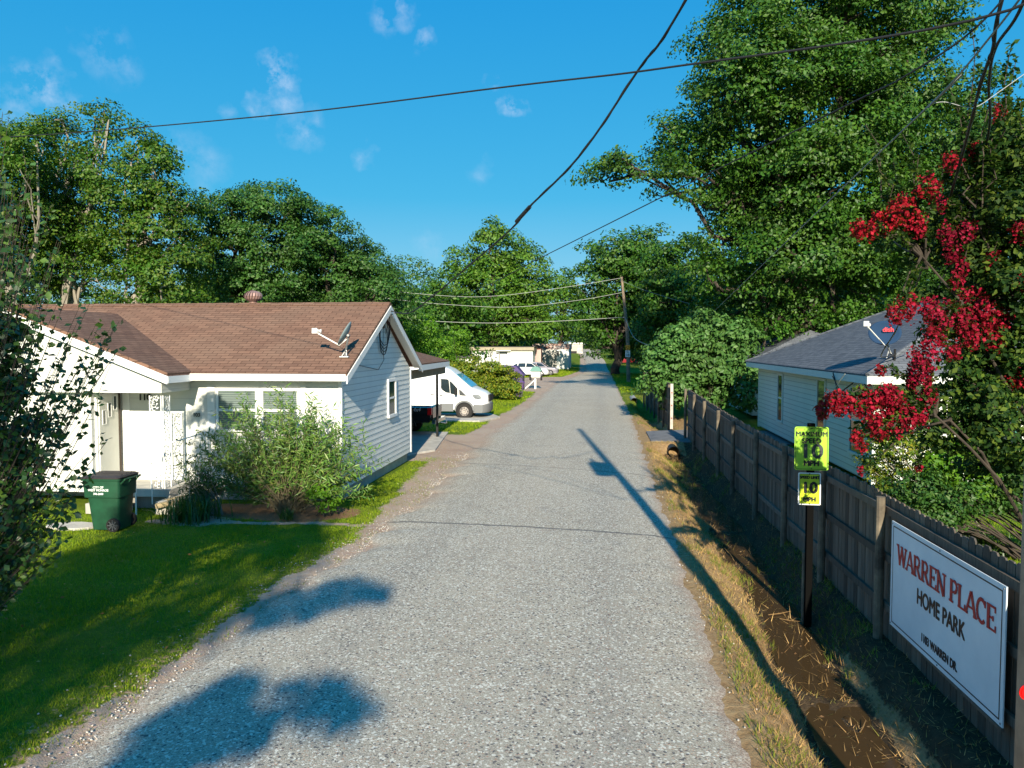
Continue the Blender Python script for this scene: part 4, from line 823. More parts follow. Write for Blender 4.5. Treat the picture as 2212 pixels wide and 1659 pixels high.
wire('thin wire running right from the top of the far pole into the trees', [(FP[0]-.7, FP[1], 9.8), at(650, 292, 76), at(700, 306, 74), at(780, 320, 70)], .015, M_cable2)
wire('sagging cable from the far pole to the fig tree', [(FP[0]-.4, FP[1], 6.3), at(633, 336, 70), at(645, 344, 60), at(660, 348, 50)], .02, M_cable2)
# ---------------------------------------------------------------- vehicles
M_vanw = mat('van_paint', (.80, .80, .80), .35, coat=.5); M_gclad = mat('grey_cladding', (.16, .165, .17), .6); M_cglass = mat('car_glass', (.02, .03, .035), .05, spec=.7, coat=.6)
M_tyre = mat('tyre', (.025, .023, .022), .85, bump=.3); M_rim = mat('steel_rim', (.42, .38, .35), .5, metal=.5, var=.3, vscale=6); M_alloy = mat('alloy_rim', (.5, .5, .52), .3, metal=.8)
M_lamp = mat('lamp_lens', (.28, .30, .32), .1, coat=.6, var=.6, vscale=9); M_tail = mat('tail_lens', (.55, .01, .012), .15, coat=.5)
def loft(b, prof, W, y0, belt=9, tum=0, fr=.15, rr=.06, tp=.06):
    xm_ = sum(p[0] for p in prof)/len(prof); xf_ = max(p[0] for p in prof); xb_ = min(p[0] for p in prof); zt_ = max(p[1] for p in prof); rings = []
    for t in (0, .04, .14, .3, .5, .7, .86, .96, 1):
        e = abs(t-.5)*2; q_ = []
        for (x, z) in prof:
            wf = max(0, (x-(xf_-1.0))/1.0); wb = max(0, ((xb_+.6)-x)/.6); wz = max(0, (z-(zt_-.5))/.5)
            x2 = x-fr*wf*e**4+rr*wb*e**6; z2 = z-tp*wz*e**5; side = (t-.5)*W*(1-.03*e**8); ins = tum*max(0, z-belt)*(1 if t > .5 else -1)*e
            q_.append((x2, y0+W/2+side-ins, z2))
        rings.append(q_)
    n = len(prof); vs = [p for r_ in rings for p in r_]; fs = [(i*n+j, i*n+(j+1) % n, (i+1)*n+(j+1) % n, (i+1)*n+j) for i in range(len(rings)-1) for j in range(n)]
    fs += [tuple(range(n-1, -1, -1)), tuple(range((len(rings)-1)*n, len(rings)*n))]
    return b.add(vs, fs)
def smooth_ang(o, a=35):
    o.data.shade_smooth(); o.data.set_sharp_from_angle(angle=R(a)); return o
RY = Matrix.Rotation(R(90), 3, 'X')
def wheel(parent, x, y, r, wdt, rim, side=-1, spokes=0, hub=M_rim):
    b = MB(); b.lathe([(r*.6, -wdt/2), (r*.93, -wdt/2), (r, -wdt*.35), (r, wdt*.35), (r*.93, wdt/2), (r*.6, wdt/2)], (x, y, r), 28, RY); t = b.build('wheel', M_tyre, parent, smooth=False); smooth_ang(t)
    b = MB(); s_ = 1
    yy = y+side*wdt*.42; Mx = RY
    if spokes:
        b.lathe([(r*.62, 0), (r*.66, .02), (r*.62, .03)], (x, yy, r), 28, Mx); b.lathe([(.001, .012), (r*.16, .012)], (x, yy, r), 14, Mx)
        for k in range(spokes):
            a = 2*math.pi*k/spokes; d = Vector((math.cos(a), 0, math.sin(a))); p = Vector((-d.z, 0, d.x)); c_ = Vector((x, yy-.012, r)); b.slab([c_+d*r*.08+p*r*.06, c_+d*r*.64+p*r*.09, c_+d*r*.64-p*r*.09, c_+d*r*.08-p*r*.06], (0, .02, 0))
        b.build('rim', rim, t)
        b = MB(); b.lathe([(.001, 0), (r*.62, 0)], (x, yy+.03, r), 24, RY); b.build('brake_disc', M_blk, t)
    else:
        b.lathe([(.001, .03), (r*.14, .035), (r*.2, .0), (r*.34, .0), (r*.42, .03), (r*.56, .0), (r*.62, .02)], (x, yy, r), 24, Mx); b.build('rim', rim, t)
        b = MB()
        for k in range(8): a = 2*math.pi*k/8; b.lathe([(.001, .0), (r*.06, .0)], (x+r*.47*math.cos(a), yy-.045, r+r*.47*math.sin(a)), 8, RY)
        b.build('rim_hole', M_blk, t)
    return t
KS = .355556
van = thing('delivery_van', 'white high roof van with grey lower cladding parked beyond the carport', 'van', (-8.4, 38.8, 0))
VY = 37.8
def vp(u, v_, y=VY): return at((1120+u/6.38)*KS, (1000+v_/6.38)*KS, y)
prof = [(-5.45, .38), (-5.38, .55), (-5.38, .95), (-5.46, 1.12), (-5.62, 1.24), (-6.0, 1.40), (-6.2, 1.48), (-7.02, 2.12), (-7.3, 2.36), (-7.75, 2.56), (-8.3, 2.64), (-11.2, 2.64), (-11.35, 2.5), (-11.38, .6), (-11.3, .38)]
b = MB(); loft(b, prof, 2.02, VY, belt=1.3, tum=.10, fr=.32); body = b.build('body', M_vanw, van); smooth_ang(body)
for o_ in (body,): o_.location.z += .06
zc = .72
def side_poly(name, m, uv_, parent, y=VY-.012, th_=.02):
    b = MB(); b.slab([vp(u, v_, y) for u, v_ in uv_], (0, th_, 0)); return b.build(name, m, parent)
def tilt_poly(name, m, uv_, parent, off=-.012):
    b = MB(); P = []
    for u, v_ in uv_:
        p = vp(u, v_, VY); p[1] = VY+max(0, p[2]-1.3)*.10+off-.02; P.append(p)
    b.slab(P, (0, .02, 0)); return b.build(name, m, parent)
tilt_poly('side_window', M_cglass, [(752, 415), (880, 425), (905, 445), (930, 665), (860, 655), (790, 610), (762, 560)], van); tilt_poly('side_window', M_cglass, [(918, 450), (960, 480), (1050, 575), (1050, 705), (940, 675)], van); tilt_poly('side_window', mat('quarter_panel', (.05, .055, .06), .4), [(1090, 610), (1120, 620), (1220, 716), (1100, 708)], van)
b = MB(); b.bb((-10.9, VY-.02, .36), (-7.1, VY+.05, .74)); b.bb((-11.3, VY-.02, .36), (-11.1, VY+.05, .74)); b.build('side_cladding', M_gclad, van, .01)
b = MB(); loft(b, [(-5.40, .30), (-5.33, .42), (-5.33, .74), (-6.08, .76), (-6.1, .30)], 2.05, VY-.015, fr=.33); smooth_ang(b.build('front_bumper', M_gclad, van))
b = MB()   # wheel arch lip
cx, cz_ = -6.56, .40
ar = [(cx+rr_*math.cos(R(a)), VY-.03, cz_+rr_*math.sin(R(a))) for rr_, rng_ in ((.50, range(-5, 186, 12)), (.42, range(185, -6, -12))) for a in rng_]; b.slab(ar, (0, .06, 0)); b.build('arch_trim', M_gclad, van)
b = MB(); b.lathe([(.001, 0), (.425, 0), (.425, .03)], (cx, VY+.02, cz_), 28, RY); b.build('wheel_well', M_blk, van)
for x_ in (-6.56, -10.3):
    wheel(van, x_, VY+.10, .37, .22, M_rim); wheel(van, x_, VY+1.92, .37, .22, M_rim, 1)
b = MB(); nrm_ = Vector((.8, 0, 1)).normalized()
b.slab([Vector((-6.22, VY+.14, 1.545)), Vector((-6.22, VY+1.88, 1.545)), Vector((-6.98, VY+1.78, 2.155)), Vector((-6.98, VY+.24, 2.155))], nrm_*.03)
b.build('windscreen', mat('screen_glass', (.05, .20, .32), .06, spec=.8, coat=.8), van)
side_poly('headlight', M_lamp, [(1330, 700), (1450, 705), (1490, 740), (1485, 785), (1380, 775), (1345, 740)], van, VY-.015, .1)
b = MB(); b.bb((-5.44, VY+.42, .84), (-5.35, VY+1.6, 1.16)); b.build('grille', M_blk, van)
side_poly('door_handle', M_blk, [(575, 693), (655, 700), (655, 710), (580, 706)], van); side_poly('door_handle', M_blk, [(740, 706), (800, 712), (798, 720), (742, 716)], van)
b = MB(); p = vp(1045, 640, VY); b.box((p[0], VY-.16, p[2]), (.12, .22, .36)); b.box((p[0], VY-.03, p[2]-.1), (.06, .1, .06)); b.build('mirror', M_blk, van, .03)
b = MB(); b.bb((-7.72, VY-.004, .76), (-7.70, VY+.02, 2.2)); b.build('door_seam', mat('seam_grey', (.35, .35, .36), .6), van)

pk = thing('pickup_truck', 'black pickup truck backed under the carport with its tail toward the road', 'pickup truck', (-9, 31.2, 0)); TY = 30.25
M_tblk = mat('truck_paint', (.010, .012, .014), .12, coat=.9, spec=.5)
b = MB(); loft(b, [(-6.62, .55), (-6.56, .7), (-6.56, 1.16), (-6.60, 1.2), (-12.0, 1.2), (-12.2, .8), (-12.1, .5)], 1.95, TY, fr=.03, rr=.2); smooth_ang(b.build('body', M_tblk, pk))
b = MB(); loft(b, [(-8.3, 1.19), (-8.5, 1.8), (-8.8, 1.88), (-9.9, 1.86), (-10.6, 1.19)], 1.85, TY+.05, belt=1.19, tum=.2); smooth_ang(b.build('cab', M_cglass, pk))
b = MB(); b.bb((-6.60, TY-.02, 1.18), (-8.3, TY+.07, 1.215)); b.build('bed_rail', M_blk, pk)
b = MB(); b.bb((-6.72, TY-.012, .86), (-6.545, TY+.16, 1.14)); b.build('tail_light', M_tail, pk, .01); b = MB(); b.bb((-6.72, TY+1.79, .86), (-6.545, TY+1.96, 1.14)); b.build('tail_light', M_tail, pk, .01)
b = MB(); b.bb((-6.56, TY+.18, .62), (-6.53, TY+1.76, 1.15)); b.build('tailgate', M_tblk, pk, .01)
b = MB(); b.bb((-6.55, TY+.02, .5), (-6.38, TY+1.93, .66)); b.tube([(-6.4, TY+.97, .48), (-6.15, TY+.97, .46)], .03, 8); b.tube([(-6.15, TY+.97, .45), (-6.15, TY+.97, .55)], .03, 8); b.build('rear_bumper', mat('chrome', (.6, .6, .6), .12, metal=1), pk, .015)
b = MB(); ar = [(-7.72+rr_*math.cos(R(a)), TY-.015, .42+rr_*math.sin(R(a))) for rr_, rng_ in ((.52, range(0, 181, 12)), (.45, range(180, -1, -12))) for a in rng_]; b.slab(ar, (0, .05, 0)); b.build('arch_trim', M_blk, pk)
text('4x4', .2, mat('decal_silver', (.55, .57, .6), .4), pk, (-7.15, TY-.006, 1.06), (1, 0, 0), (0, 0, 1), .002, .004, name='decal', shear=.3)
for x_ in (-7.72, -11.2):
    for yy, sd in ((TY+.12, -1), (TY+1.83, 1)): wheel(pk, x_, yy, .39, .26, M_alloy, sd, spokes=6)

def car(name, label, front, paint, L_=4.55, Hh=1.66, W_=1.85, face=1, zg=0):
    x0, y0 = front; t = thing(name, label, 'car', (x0-face*L_/2, y0+W_/2, zg), local=False)
    def fx(x): return x0+face*x
    pr0 = [(-.05, .28), (0, .45), (0, .72), (-.12, .88), (-.5, .98), (-1.25, 1.05), (-4.1, 1.08), (-4.45, .98), (-4.55, .7), (-4.5, .28)]; sc_ = L_/4.55
    pr0 = [(a*sc_, c_*Hh/1.66+zg) for a, c_ in pr0]; gl = [(a*sc_, c_*Hh/1.66+zg) for a, c_ in [(-1.15, 1.03), (-1.95, 1.55), (-2.6, 1.66), (-3.6, 1.62), (-4.1, 1.42), (-4.4, 1.03)]]
    b = MB(); loft(b, pr0, W_, y0, fr=.25, rr=.12); vv = [(fx(x), y, z) for x, y, z in b.v]; b.v = vv; smooth_ang(b.build('body', paint, t), 50)
    b = MB(); loft(b, gl, W_-.1, y0+.05, belt=1.0+zg, tum=.35, tp=.03); b.v = [(fx(x), y, z) for x, y, z in b.v]; cab = smooth_ang(b.build('roof', paint, t), 40)
    b = MB()
    for pts in ([(-1.45, 1.10), (-2.0, 1.50), (-2.55, 1.55), (-2.6, 1.10)], [(-2.68, 1.10), (-2.65, 1.55), (-3.45, 1.53), (-3.55, 1.12)], [(-3.63, 1.13), (-3.55, 1.52), (-3.95, 1.38), (-4.15, 1.16)]):
        for sd in (0, 1):
            P = []
            for a, c_ in pts:
                z = c_*Hh/1.66; ins = .35*max(0, z-1.0)*1.0+.05-.012; P.append((fx(a*sc_), y0+ins if sd == 0 else y0+W_-ins, z+zg))
            b.slab(P, (0, .015 if sd == 0 else -.015, 0))
    b.build('side_window', M_cglass, cab)
    b = MB(); b.slab([(fx(-1.26*sc_), y0+.2, 1.12*Hh/1.66+zg), (fx(-1.26*sc_), y0+W_-.2, 1.12*Hh/1.66+zg), (fx(-1.9*sc_), y0+W_-.3, 1.54*Hh/1.66+zg), (fx(-1.9*sc_), y0+.3, 1.54*Hh/1.66+zg)], (face*.03, 0, .03)); b.build('windscreen', M_cglass, cab)
    for x_ in (-.9*sc_, -3.6*sc_):
        for yy, sd in ((y0+.10, -1), (y0+W_-.10, 1)):
            w_ = wheel(t, fx(x_), yy, .34, .2, M_alloy, sd, spokes=5); w_.location.z += zg
    for yy in (y0+.14, y0+W_-.34):
        b = MB(); b.bb((fx(-.22), yy, .74*Hh/1.66+zg), (fx(-.0), yy+.2, .86*Hh/1.66+zg)); b.build('headlight', M_lamp, t)
        b = MB(); b.bb((fx(-4.42*sc_), yy, .84*Hh/1.66+zg), (fx(-4.56*sc_), yy+.2, .98*Hh/1.66+zg)); b.build('tail_light', M_tail, t)
    b = MB(); b.bb((fx(-.02), y0+.45, .4+zg), (fx(.01), y0+W_-.45, .72+zg)); b.build('grille', M_blk, t)
    return t
car('parked_car', 'white sport utility car parked in front of the white trailer', (-5.75, 89.0), M_vanw)
car('parked_car', 'silver grey car half hidden behind the white sport utility car', (-4.9, 92.8), mat('silver_paint', (.36, .33, .38), .3, metal=.3, coat=.5), Hh=1.6)
car('parked_car', 'dark red car in deep shade under the trees right of the road', (7.2, 139), mat('red_paint', (.22, .012, .02), .3, coat=.5), 4.6, 1.45, zg=.3)

# ---------------------------------------------------------------- trailers down the road
def q1(u, v_, Y): return at((1240+u/6.9125)*KS, (900+v_/6.9125)*KS, Y)
def q2(u, v_, Y): return at((1520+u/5.82)*KS, (900+v_/5.82)*KS, Y)
TYY = 99.0; xa, xb = q1(600, 0, TYY)[0], q1(1785, 0, TYY)[0]; zt_ = q1(0, 525, TYY)[2]
tr = thing('trailer_home', 'long white trailer home with a tan roof band and a front door', 'trailer home', ((xa+xb)/2, TYY, 0))
b = MB(); b.bb((xa, TYY, .1), (xb, TYY+4.2, zt_-.42)); b.build('wall', M_white, tr)
b = MB(); b.bb((xa-.25, TYY-.35, zt_-.42), (xb+.2, TYY+4.5, zt_)); b.build('roof_band', mat('tan_metal', (.36, .31, .23), .6, var=.2, vscale=1), tr)
b = MB(); b.bb((xa-.3, TYY-.4, zt_), (xb+.25, TYY+4.6, zt_+.08)); b.build('roof', mat('tar_roof', (.05, .05, .05), .9), tr)
def rect1(u0, v0, u1, v1, o_, d_=.03): 
    a, c_ = q1(u0, v0, TYY-o_), q1(u1, v1, TYY-o_); b = MB(); b.bb((a[0], TYY-o_, c_[2]), (c_[0], TYY-o_+d_, a[2])); return b
M_fr = mat('dark_frame', (.06, .06, .065), .6)
f = rect1(720, 620, 990, 842, .04).build('window', M_fr, tr); rect1(735, 640, 845, 735, .06).build('pane', M_white, f); rect1(735, 742, 845, 828, .06).build('pane', M_white, f); rect1(870, 635, 978, 828, .06).build('pane', M_white, f)
for r_ in range(2):
    for k in range(3): rect1(878+k*34, 643+r_*45, 903+k*34, 678+r_*45, .075, .012).build('glazing', M_cglass, f)
f = rect1(1135, 600, 1292, 905, .04).build('door', M_fr, tr); dd_ = rect1(1152, 615, 1278, 900, .06).build('door_leaf', M_white, f)
b = MB(); c_ = q1(1215, 660, TYY-.07); b.slab([(c_[0]+.5*math.cos(R(a)), TYY-.075, c_[2]+.38*math.sin(R(a))) for a in range(0, 181, 20)], (0, .012, 0)); b.build('fanlight', M_cglass, f)
rect1(1072, 590, 1355, 605, .5, .5).build('door_hood', M_white, tr); rect1(1075, 640, 1130, 665, .03).build('wall_plate', M_fr, tr)
ty2 = 117.0; t2_ = thing('trailer_home', 'shade mottled trailer home with stained flat roof end facing the road', 'trailer home', (-8, ty2, 0)); x0_, x1_, x2_ = q2(-120, 0, ty2)[0], q2(272, 0, ty2)[0], q2(470, 0, ty2)[0]; z1_ = q2(0, 480, ty2)[2]; z2_ = q2(0, 390, ty2)[2]
M_mottle = mat('mottled_white', (.62, .60, .56), .8, col2=(.30, .28, .27), vscale=.9)  # tree shade on the nearer trailer wall painted as grey mottling
b = MB(); b.bb((x0_, ty2, .05), (x2_, ty2+9, z1_)); b.build('wall', M_mottle, t2_); b = MB(); b.bb((x1_, ty2-.8, .05), (x2_, ty2, z1_-.05)); b.build('porch_box', M_white, t2_)
b = MB(); b.bb((x0_-.1, ty2+.3, z1_), (x2_+.1, ty2+9, z2_)); b.build('roof', mat('rusty_roof', (.55, .50, .47), .8, col2=(.22, .08, .05), vscale=1.6), t2_)
a, c_ = q2(272, 505, ty2), q2(308, 580, ty2); b = MB(); b.bb((a[0]+.05, ty2-.83, c_[2]), (c_[0], ty2-.79, a[2])); b.build('window', M_fr, t2_)
ty3 = 205; a, c_ = q2(480, 372, ty3), q2(692, 568, ty3); t3_ = thing('trailer_home', 'small far trailer at the very end of the road', 'trailer home', ((a[0]+c_[0])/2, ty3, 1.3)); b = MB(); b.bb((a[0], ty3, 1.2), (c_[0], ty3+6, a[2]-.4)); b.build('wall', M_mottle, t3_); b = MB(); b.bb((a[0]-.2, ty3-.3, a[2]-.4), (c_[0]+.4, ty3+6, a[2])); b.build('roof', M_white, t3_)
a, c_ = q2(495, 430, ty3), q2(600, 520, ty3); b = MB(); b.bb((a[0], ty3-.05, c_[2]), (c_[0], ty3, a[2])); b.build('window', mat('curtain', (.42, .38, .36), .7), t3_)
a, c_ = q2(490, 510, ty3), q2(595, 552, ty3); b = MB(); b.bb((a[0], ty3-.05, c_[2]), (c_[0], ty3, a[2])); b.build('window', M_dark, t3_)
# slatted shed between the trailers
sy = 104; a, c_ = q1(1790, 560, sy), q1(1945, 800, sy); sh_ = thing('slatted_shed', 'small pinkish slatted shed between two trailers', 'shed', ((a[0]+c_[0])/2, sy, 0)); b = MB(); b.bb((a[0], sy, 0), (c_[0], sy+2.5, a[2])); b.build('wall', mat('shed_brown', (.16, .06, .05), .8), sh_)
b = MB(); n = 7; wd_ = (c_[0]-a[0])/n
for k in range(n): b.bb((a[0]+k*wd_+.3*wd_, sy-.03, .1), (a[0]+(k+1)*wd_, sy-.005, a[2]-.1))
b.build('slat', mat('shed_pink', (.6, .45, .42), .8), sh_)
# end of a grey trailer peeping out left of the white one
ty4 = 96; a, c_ = q1(395, 735, ty4), q1(600, 820, ty4); t4_ = thing('storage_shed', 'low white shed left of the long trailer, mostly behind leaves', 'shed', ((a[0]+c_[0])/2, ty4, 0)); b = MB(); b.bb((a[0]-3, ty4, 0), (c_[0], ty4+3, a[2])); b.build('wall', M_white, t4_); b = MB(); b.bb((a[0]-3.2, ty4-.3, a[2]), (c_[0]+.2, ty4+3.2, a[2]+.25)); b.build('roof', M_fr, t4_)

# ---------------------------------------------------------------- mailbox, bins
mb_ = thing('mailbox', 'white wooden mailbox post with a green box beside the gravel lot', 'mailbox', (-5.3, 64.5, 0))
b = MB(); b.bb((-5.35, 64.45, 0), (-5.2, 64.6, 1.05)); b.tube([(-6.1, 64.4, .02), (-5.3, 64.45, .75)], .05, 6); b.build('post', M_trim, mb_)
b = MB(); b.bb((-5.6, 64.2, .95), (-4.85, 64.9, 1.45)); b.build('white_box', M_white, mb_, .02)
b = MB(); b.bb((-5.7, 64.1, 1.45), (-4.75, 65.0, 1.55)); P = [(-5.65+.42*(1-math.cos(R(a))), 64.15, 1.55+.3*math.sin(R(a))) for a in range(0, 181, 20)]; b.slab(P, (0, .8, 0)); b.build('green_box', mat('box_green', (.13, .27, .24), .6), mb_)
b = MB(); b.bb((-5.75, 64.3, .7), (-5.6, 64.7, 1.1)); b.bb((-4.85, 64.3, .7), (-4.72, 64.7, 1.1)); b.build('newspaper_tube', M_blk, mb_)
def bin_(label, loc, rz, m, ml, txt=None):
    t = thing('trash_bin', label, 'bin', loc, rz, local=True)
    b = MB(); n_s = []
    def rg(z, x0, x1, y0, y1, r=.06):
        P = []
        for cx, cy, a0 in ((x1-r, y1-r, 0), (x0+r, y1-r, 90), (x0+r, y0+r, 180), (x1-r, y0+r, 270)):
            for k in range(4): a = R(a0+30*k); P.append((cx+r*math.cos(a), cy+r*math.sin(a), z))
        return P
    rs = [rg(.03, -.27, .27, -.23, .23), rg(.3, -.29, .285, -.255, .255), rg(.66, -.325, .315, -.28, .28), rg(.67, -.375, .34, -.315, .315), rg(.9, -.39, .35, -.33, .33), rg(.995, -.40, .355, -.335, .335), rg(1.0, -.425, .375, -.355, .355), rg(1.035, -.43, .375, -.36, .36)]
    vs = [p for r_ in rs for p in r_]; n = 16; b.add(vs, [(i*n+j, i*n+(j+1) % n, (i+1)*n+(j+1) % n, (i+1)*n+j) for i in range(len(rs)-1) for j in range(n)]+[tuple(range(n-1, -1, -1)), tuple(range(7*n, 8*n))]); body = b.build('bin_body', m, t); smooth_ang(body, 30)
    b = MB(); rs = [rg(1.037, -.44, .38, -.365, .365), rg(1.06, -.44, .39, -.365, .365), rg(1.095, -.36, .36, -.29, .29)]; vs = [p for r_ in rs for p in r_]; b.add(vs, [(i*n+j, i*n+(j+1) % n, (i+1)*n+(j+1) % n, (i+1)*n+j) for i in range(2) for j in range(n)]+[tuple(range(n-1, -1, -1)), tuple(range(2*n, 3*n))])
    for k in range(3): b.bb((-.33, -.2+.16*k, 1.095), (.33, -.15+.16*k, 1.105))
    b.build('lid', ml, t)
    b = MB(); b.tube([(.44, -.28, 1.02), (.44, .28, 1.02)], .018, 8)
    for y in (-.26, 0, .26): b.tube([(.35, y, .93), (.44, y, 1.02)], .016, 6)
    b.build('handle', m, t)
    for y, sd in ((-.29, -1), (.29, 1)):
        b = MB(); b.lathe([(.09, -.03), (.13, -.03), (.135, 0), (.13, .03), (.09, .03)], (.2, y, .135), 24, RY); wv_ = b.build('wheel', M_tyre, t)
        b = MB(); b.lathe([(.001, -.02), (.1, -.02)], (.2, y, .135), 20, RY)
        for k in range(8): a = 2*math.pi*k/8; d = Vector((math.cos(a), 0, math.sin(a))); p = Vector((-d.z, 0, d.x)); c_ = Vector((.2, y+sd*.022, .135)); b.slab([c_+d*.015+p*.008, c_+d*.1+p*.012, c_+d*.1-p*.012, c_+d*.015-p*.008], (0, sd*.012, 0))
        b.build('hub', mat('hub_grey', (.09, .095, .1), .6), wv_)
    if txt:
        for s_, z, sz_ in txt: text(s_, sz_, mat('bin_white', (.75, .78, .76), .5), body, (-.06, -.333, z), (1, 0, 0), (0, 0, 1), .002, .002, sx=.95)
    return t
M_bin = mat('bin_green', (.014, .075, .038), .45, col2=(.010, .05, .026), vscale=4, spec=.4); M_lid = mat('bin_lid', (.035, .03, .032), .5, var=.3)
bin_('dark green wheeled trash bin standing by the porch of the white house', (-9.5, 14.35, .0), R(2), M_bin, M_lid, [('CITY OF', .87, .06), ('WEST MONROE', .815, .06), ('396-2600', .745, .055)])
bin_('purple wheeled trash bin beside the round hedge', (-5.62, 54.2, 0), R(10), mat('bin_purple', (.10, .04, .19), .45), mat('lid_purple', (.10, .06, .2), .5)); 
pc = thing('purple_cover', 'purple tarpaulin covered cart behind the hedge', 'covered cart', (-7.2, 62, 0)); b = MB(); b.bb((-8.2, 61.2, .1), (-6.0, 62.8, 1.2)); b.build('cover', mat('tarp_purple', (.07, .045, .14), .6, var=.3), pc, .05)
b = MB(); b.slab([(-8.4, 61.1, 1.2), (-5.85, 61.1, 1.2), (-6.5, 61.1, 1.95), (-8.0, 61.1, 2.0)], (0, 1.8, 0)); b.build('canopy', mat('tarp_purple_top', (.09, .06, .19), .6, var=.3), pc, .04)
# slab, block steps, boards and pipes
b = MB(); b.slab([(-10.35+.35*math.cos(R(a))*1.5, 14.35+.3*math.sin(R(a)), 0) for a in range(0, 360, 30)], (0, 0, .05)); tag(b.build('stepping_stone', M_conc, bevel=.01), 'round pale stepping stone beside the green bin', 'paving stone')
t = thing('block_steps', 'low stack of concrete blocks against the white house wall', 'steps', (-10.6, 15.7, 0)); b = MB(); b.bb((-10.9, 15.55, 0), (-10.1, 16.0, .22)); b.build('lower_step', M_conc, t, .01); b = MB(); b.bb((-10.9, 15.8, .22), (-10.3, 16.05, .42)); b.build('upper_step', M_conc, t, .01)
M_bark0 = mat('stick_brown', (.20, .12, .05), .8)
M_board = mat('weathered_board', (.42, .33, .19), .85, col2=(.20, .16, .11), vscale=6)
for k, lb in enumerate(('weathered grey plank nearest the house on the porch step', 'middle plank of the three lying on the porch step', 'yellowish plank nearest the lawn on the porch step')):
    b = MB(); M_ = Matrix.Rotation(R(28), 3, 'Z') @ Matrix.Rotation(R(-9), 3, 'Y'); b.box((-8.75+.03*k, 16.15-.17*k, .36-.02*k), (1.35, .15, .04 if k < 2 else .09), M=M_); tag(b.build('plank', M_board), lb, 'plank', 'planks on the porch step')
def pipe(lb, a, c_, r, m):
    b = MB(); a = Vector(a); c_ = Vector(c_); d = (c_-a).normalized(); b.tube([a, c_], r, 18, cap=False); b.tube([c_, a], r*.88, 18, cap=False)
    t = tag(b.build('culvert_pipe', m), lb, 'pipe'); return t
pipe('black plastic culvert pipe end under the ditch crossing', (2.62, 28.3, -.2), (2.62, 33.8, -.2), .2, mat('pipe_black', (.02, .02, .02), .5))
pipe('pale culvert pipe end beside the far short fence', (2.2, 51.3, .0), (2.2, 54, .02), .2, mat('pipe_grey', (.35, .35, .33), .7))
b = MB(); b.tube([at(640, 622, 9.4)*np.array([1, 1, 0])+np.array([0, 0, 0]), (2.75, 12.4, 0)], .02, 6)
for k, (x_, y_, a_, l_) in enumerate([(2.68, 11.9, 20, .4), (2.75, 11.6, -35, .3), (2.72, 9.6, 80, .2), (2.75, 8.4, 60, .25)]):
    b = MB(); d = Vector((math.cos(R(a_)), math.sin(R(a_)), .02)); c_ = Vector((x_, y_, -.385)); b.tube([c_-d*l_/2, c_, c_+d*l_/2+Vector((0, 0, .02))], [.007, .008, .003], 5)
    tag(b.build('fallen_stick', M_bark0), ['longest fallen stick by the sign post', 'short stick crossing it by the sign post', 'stick in the muddy water beyond the park sign', 'stick in the muddy water below the park sign', 'nearest small stick in the muddy water'][k], 'stick')

# ---------------------------------------------------------------- trees and shrubs
M_bark = mat('bark', (.075, .058, .045), .9, col2=(.035, .028, .023), vscale=5, bump=.6, bscale=18); M_barkp = mat('pale_bark', (.30, .27, .23), .85, col2=(.25, .22, .18), vscale=4, bump=.4)
M_oak = leafmat('oak_leaf', [(.016, .056, .005), (.03, .092, .008), (.048, .128, .010), (.08, .155, .016)], .22)
M_gum = leafmat('pecan_leaf', [(.022, .07, .005), (.042, .112, .008), (.07, .148, .012), (.12, .165, .018)], .25)
M_round = leafmat('maple_leaf', [(.018, .066, .010), (.03, .098, .014), (.05, .128, .018), (.075, .15, .024)], .22)
M_yel_l = leafmat('elm_leaf', [(.035, .10, .008), (.06, .15, .011), (.09, .19, .016), (.12, .21, .02)], .25)
M_brt = leafmat('bright_leaf', [(.07, .19, .010), (.11, .26, .014), (.16, .31, .02)], .4)
M_hedge = leafmat('hedge_leaf', [(.05, .12, .008), (.11, .19, .012), (.20, .25, .02), (.30, .27, .02)], .3)
M_fig = leafmat('fig_leaf', [(.04, .11, .022), (.065, .155, .03), (.10, .20, .045)], .2, .5, .3)
M_ole = leafmat('oleander_leaf', [(.055, .14, .025), (.095, .20, .035), (.14, .27, .045), (.22, .29, .06)], .25, .4, .5)
M_dkl = leafmat('shrub_leaf', [(.014, .04, .008), (.025, .065, .012), (.045, .10, .018), (.09, .16, .02)], .18, .35, .5)
M_myr = leafmat('myrtle_leaf', [(.007, .022, .005), (.015, .042, .008), (.030, .065, .010), (.10, .14, .016)], .22, .6, .15)
M_red = leafmat('myrtle_flower', [(.10, .001, .008), (.24, .002, .016), (.42, .008, .04), (.15, .002, .012)], .3, .6, .2)
def LB(lst, Y, jit=2.0, sc=1.0, flatY=1.0):
    out = []
    for x, y, r in lst:
        yy = Y+random.uniform(-jit, jit); c_ = dat(x, y, yy); rr_ = r*KD*yy/F*sc; out.append((tuple(c_), (rr_, rr_*flatY, rr_*.92)))
    return out
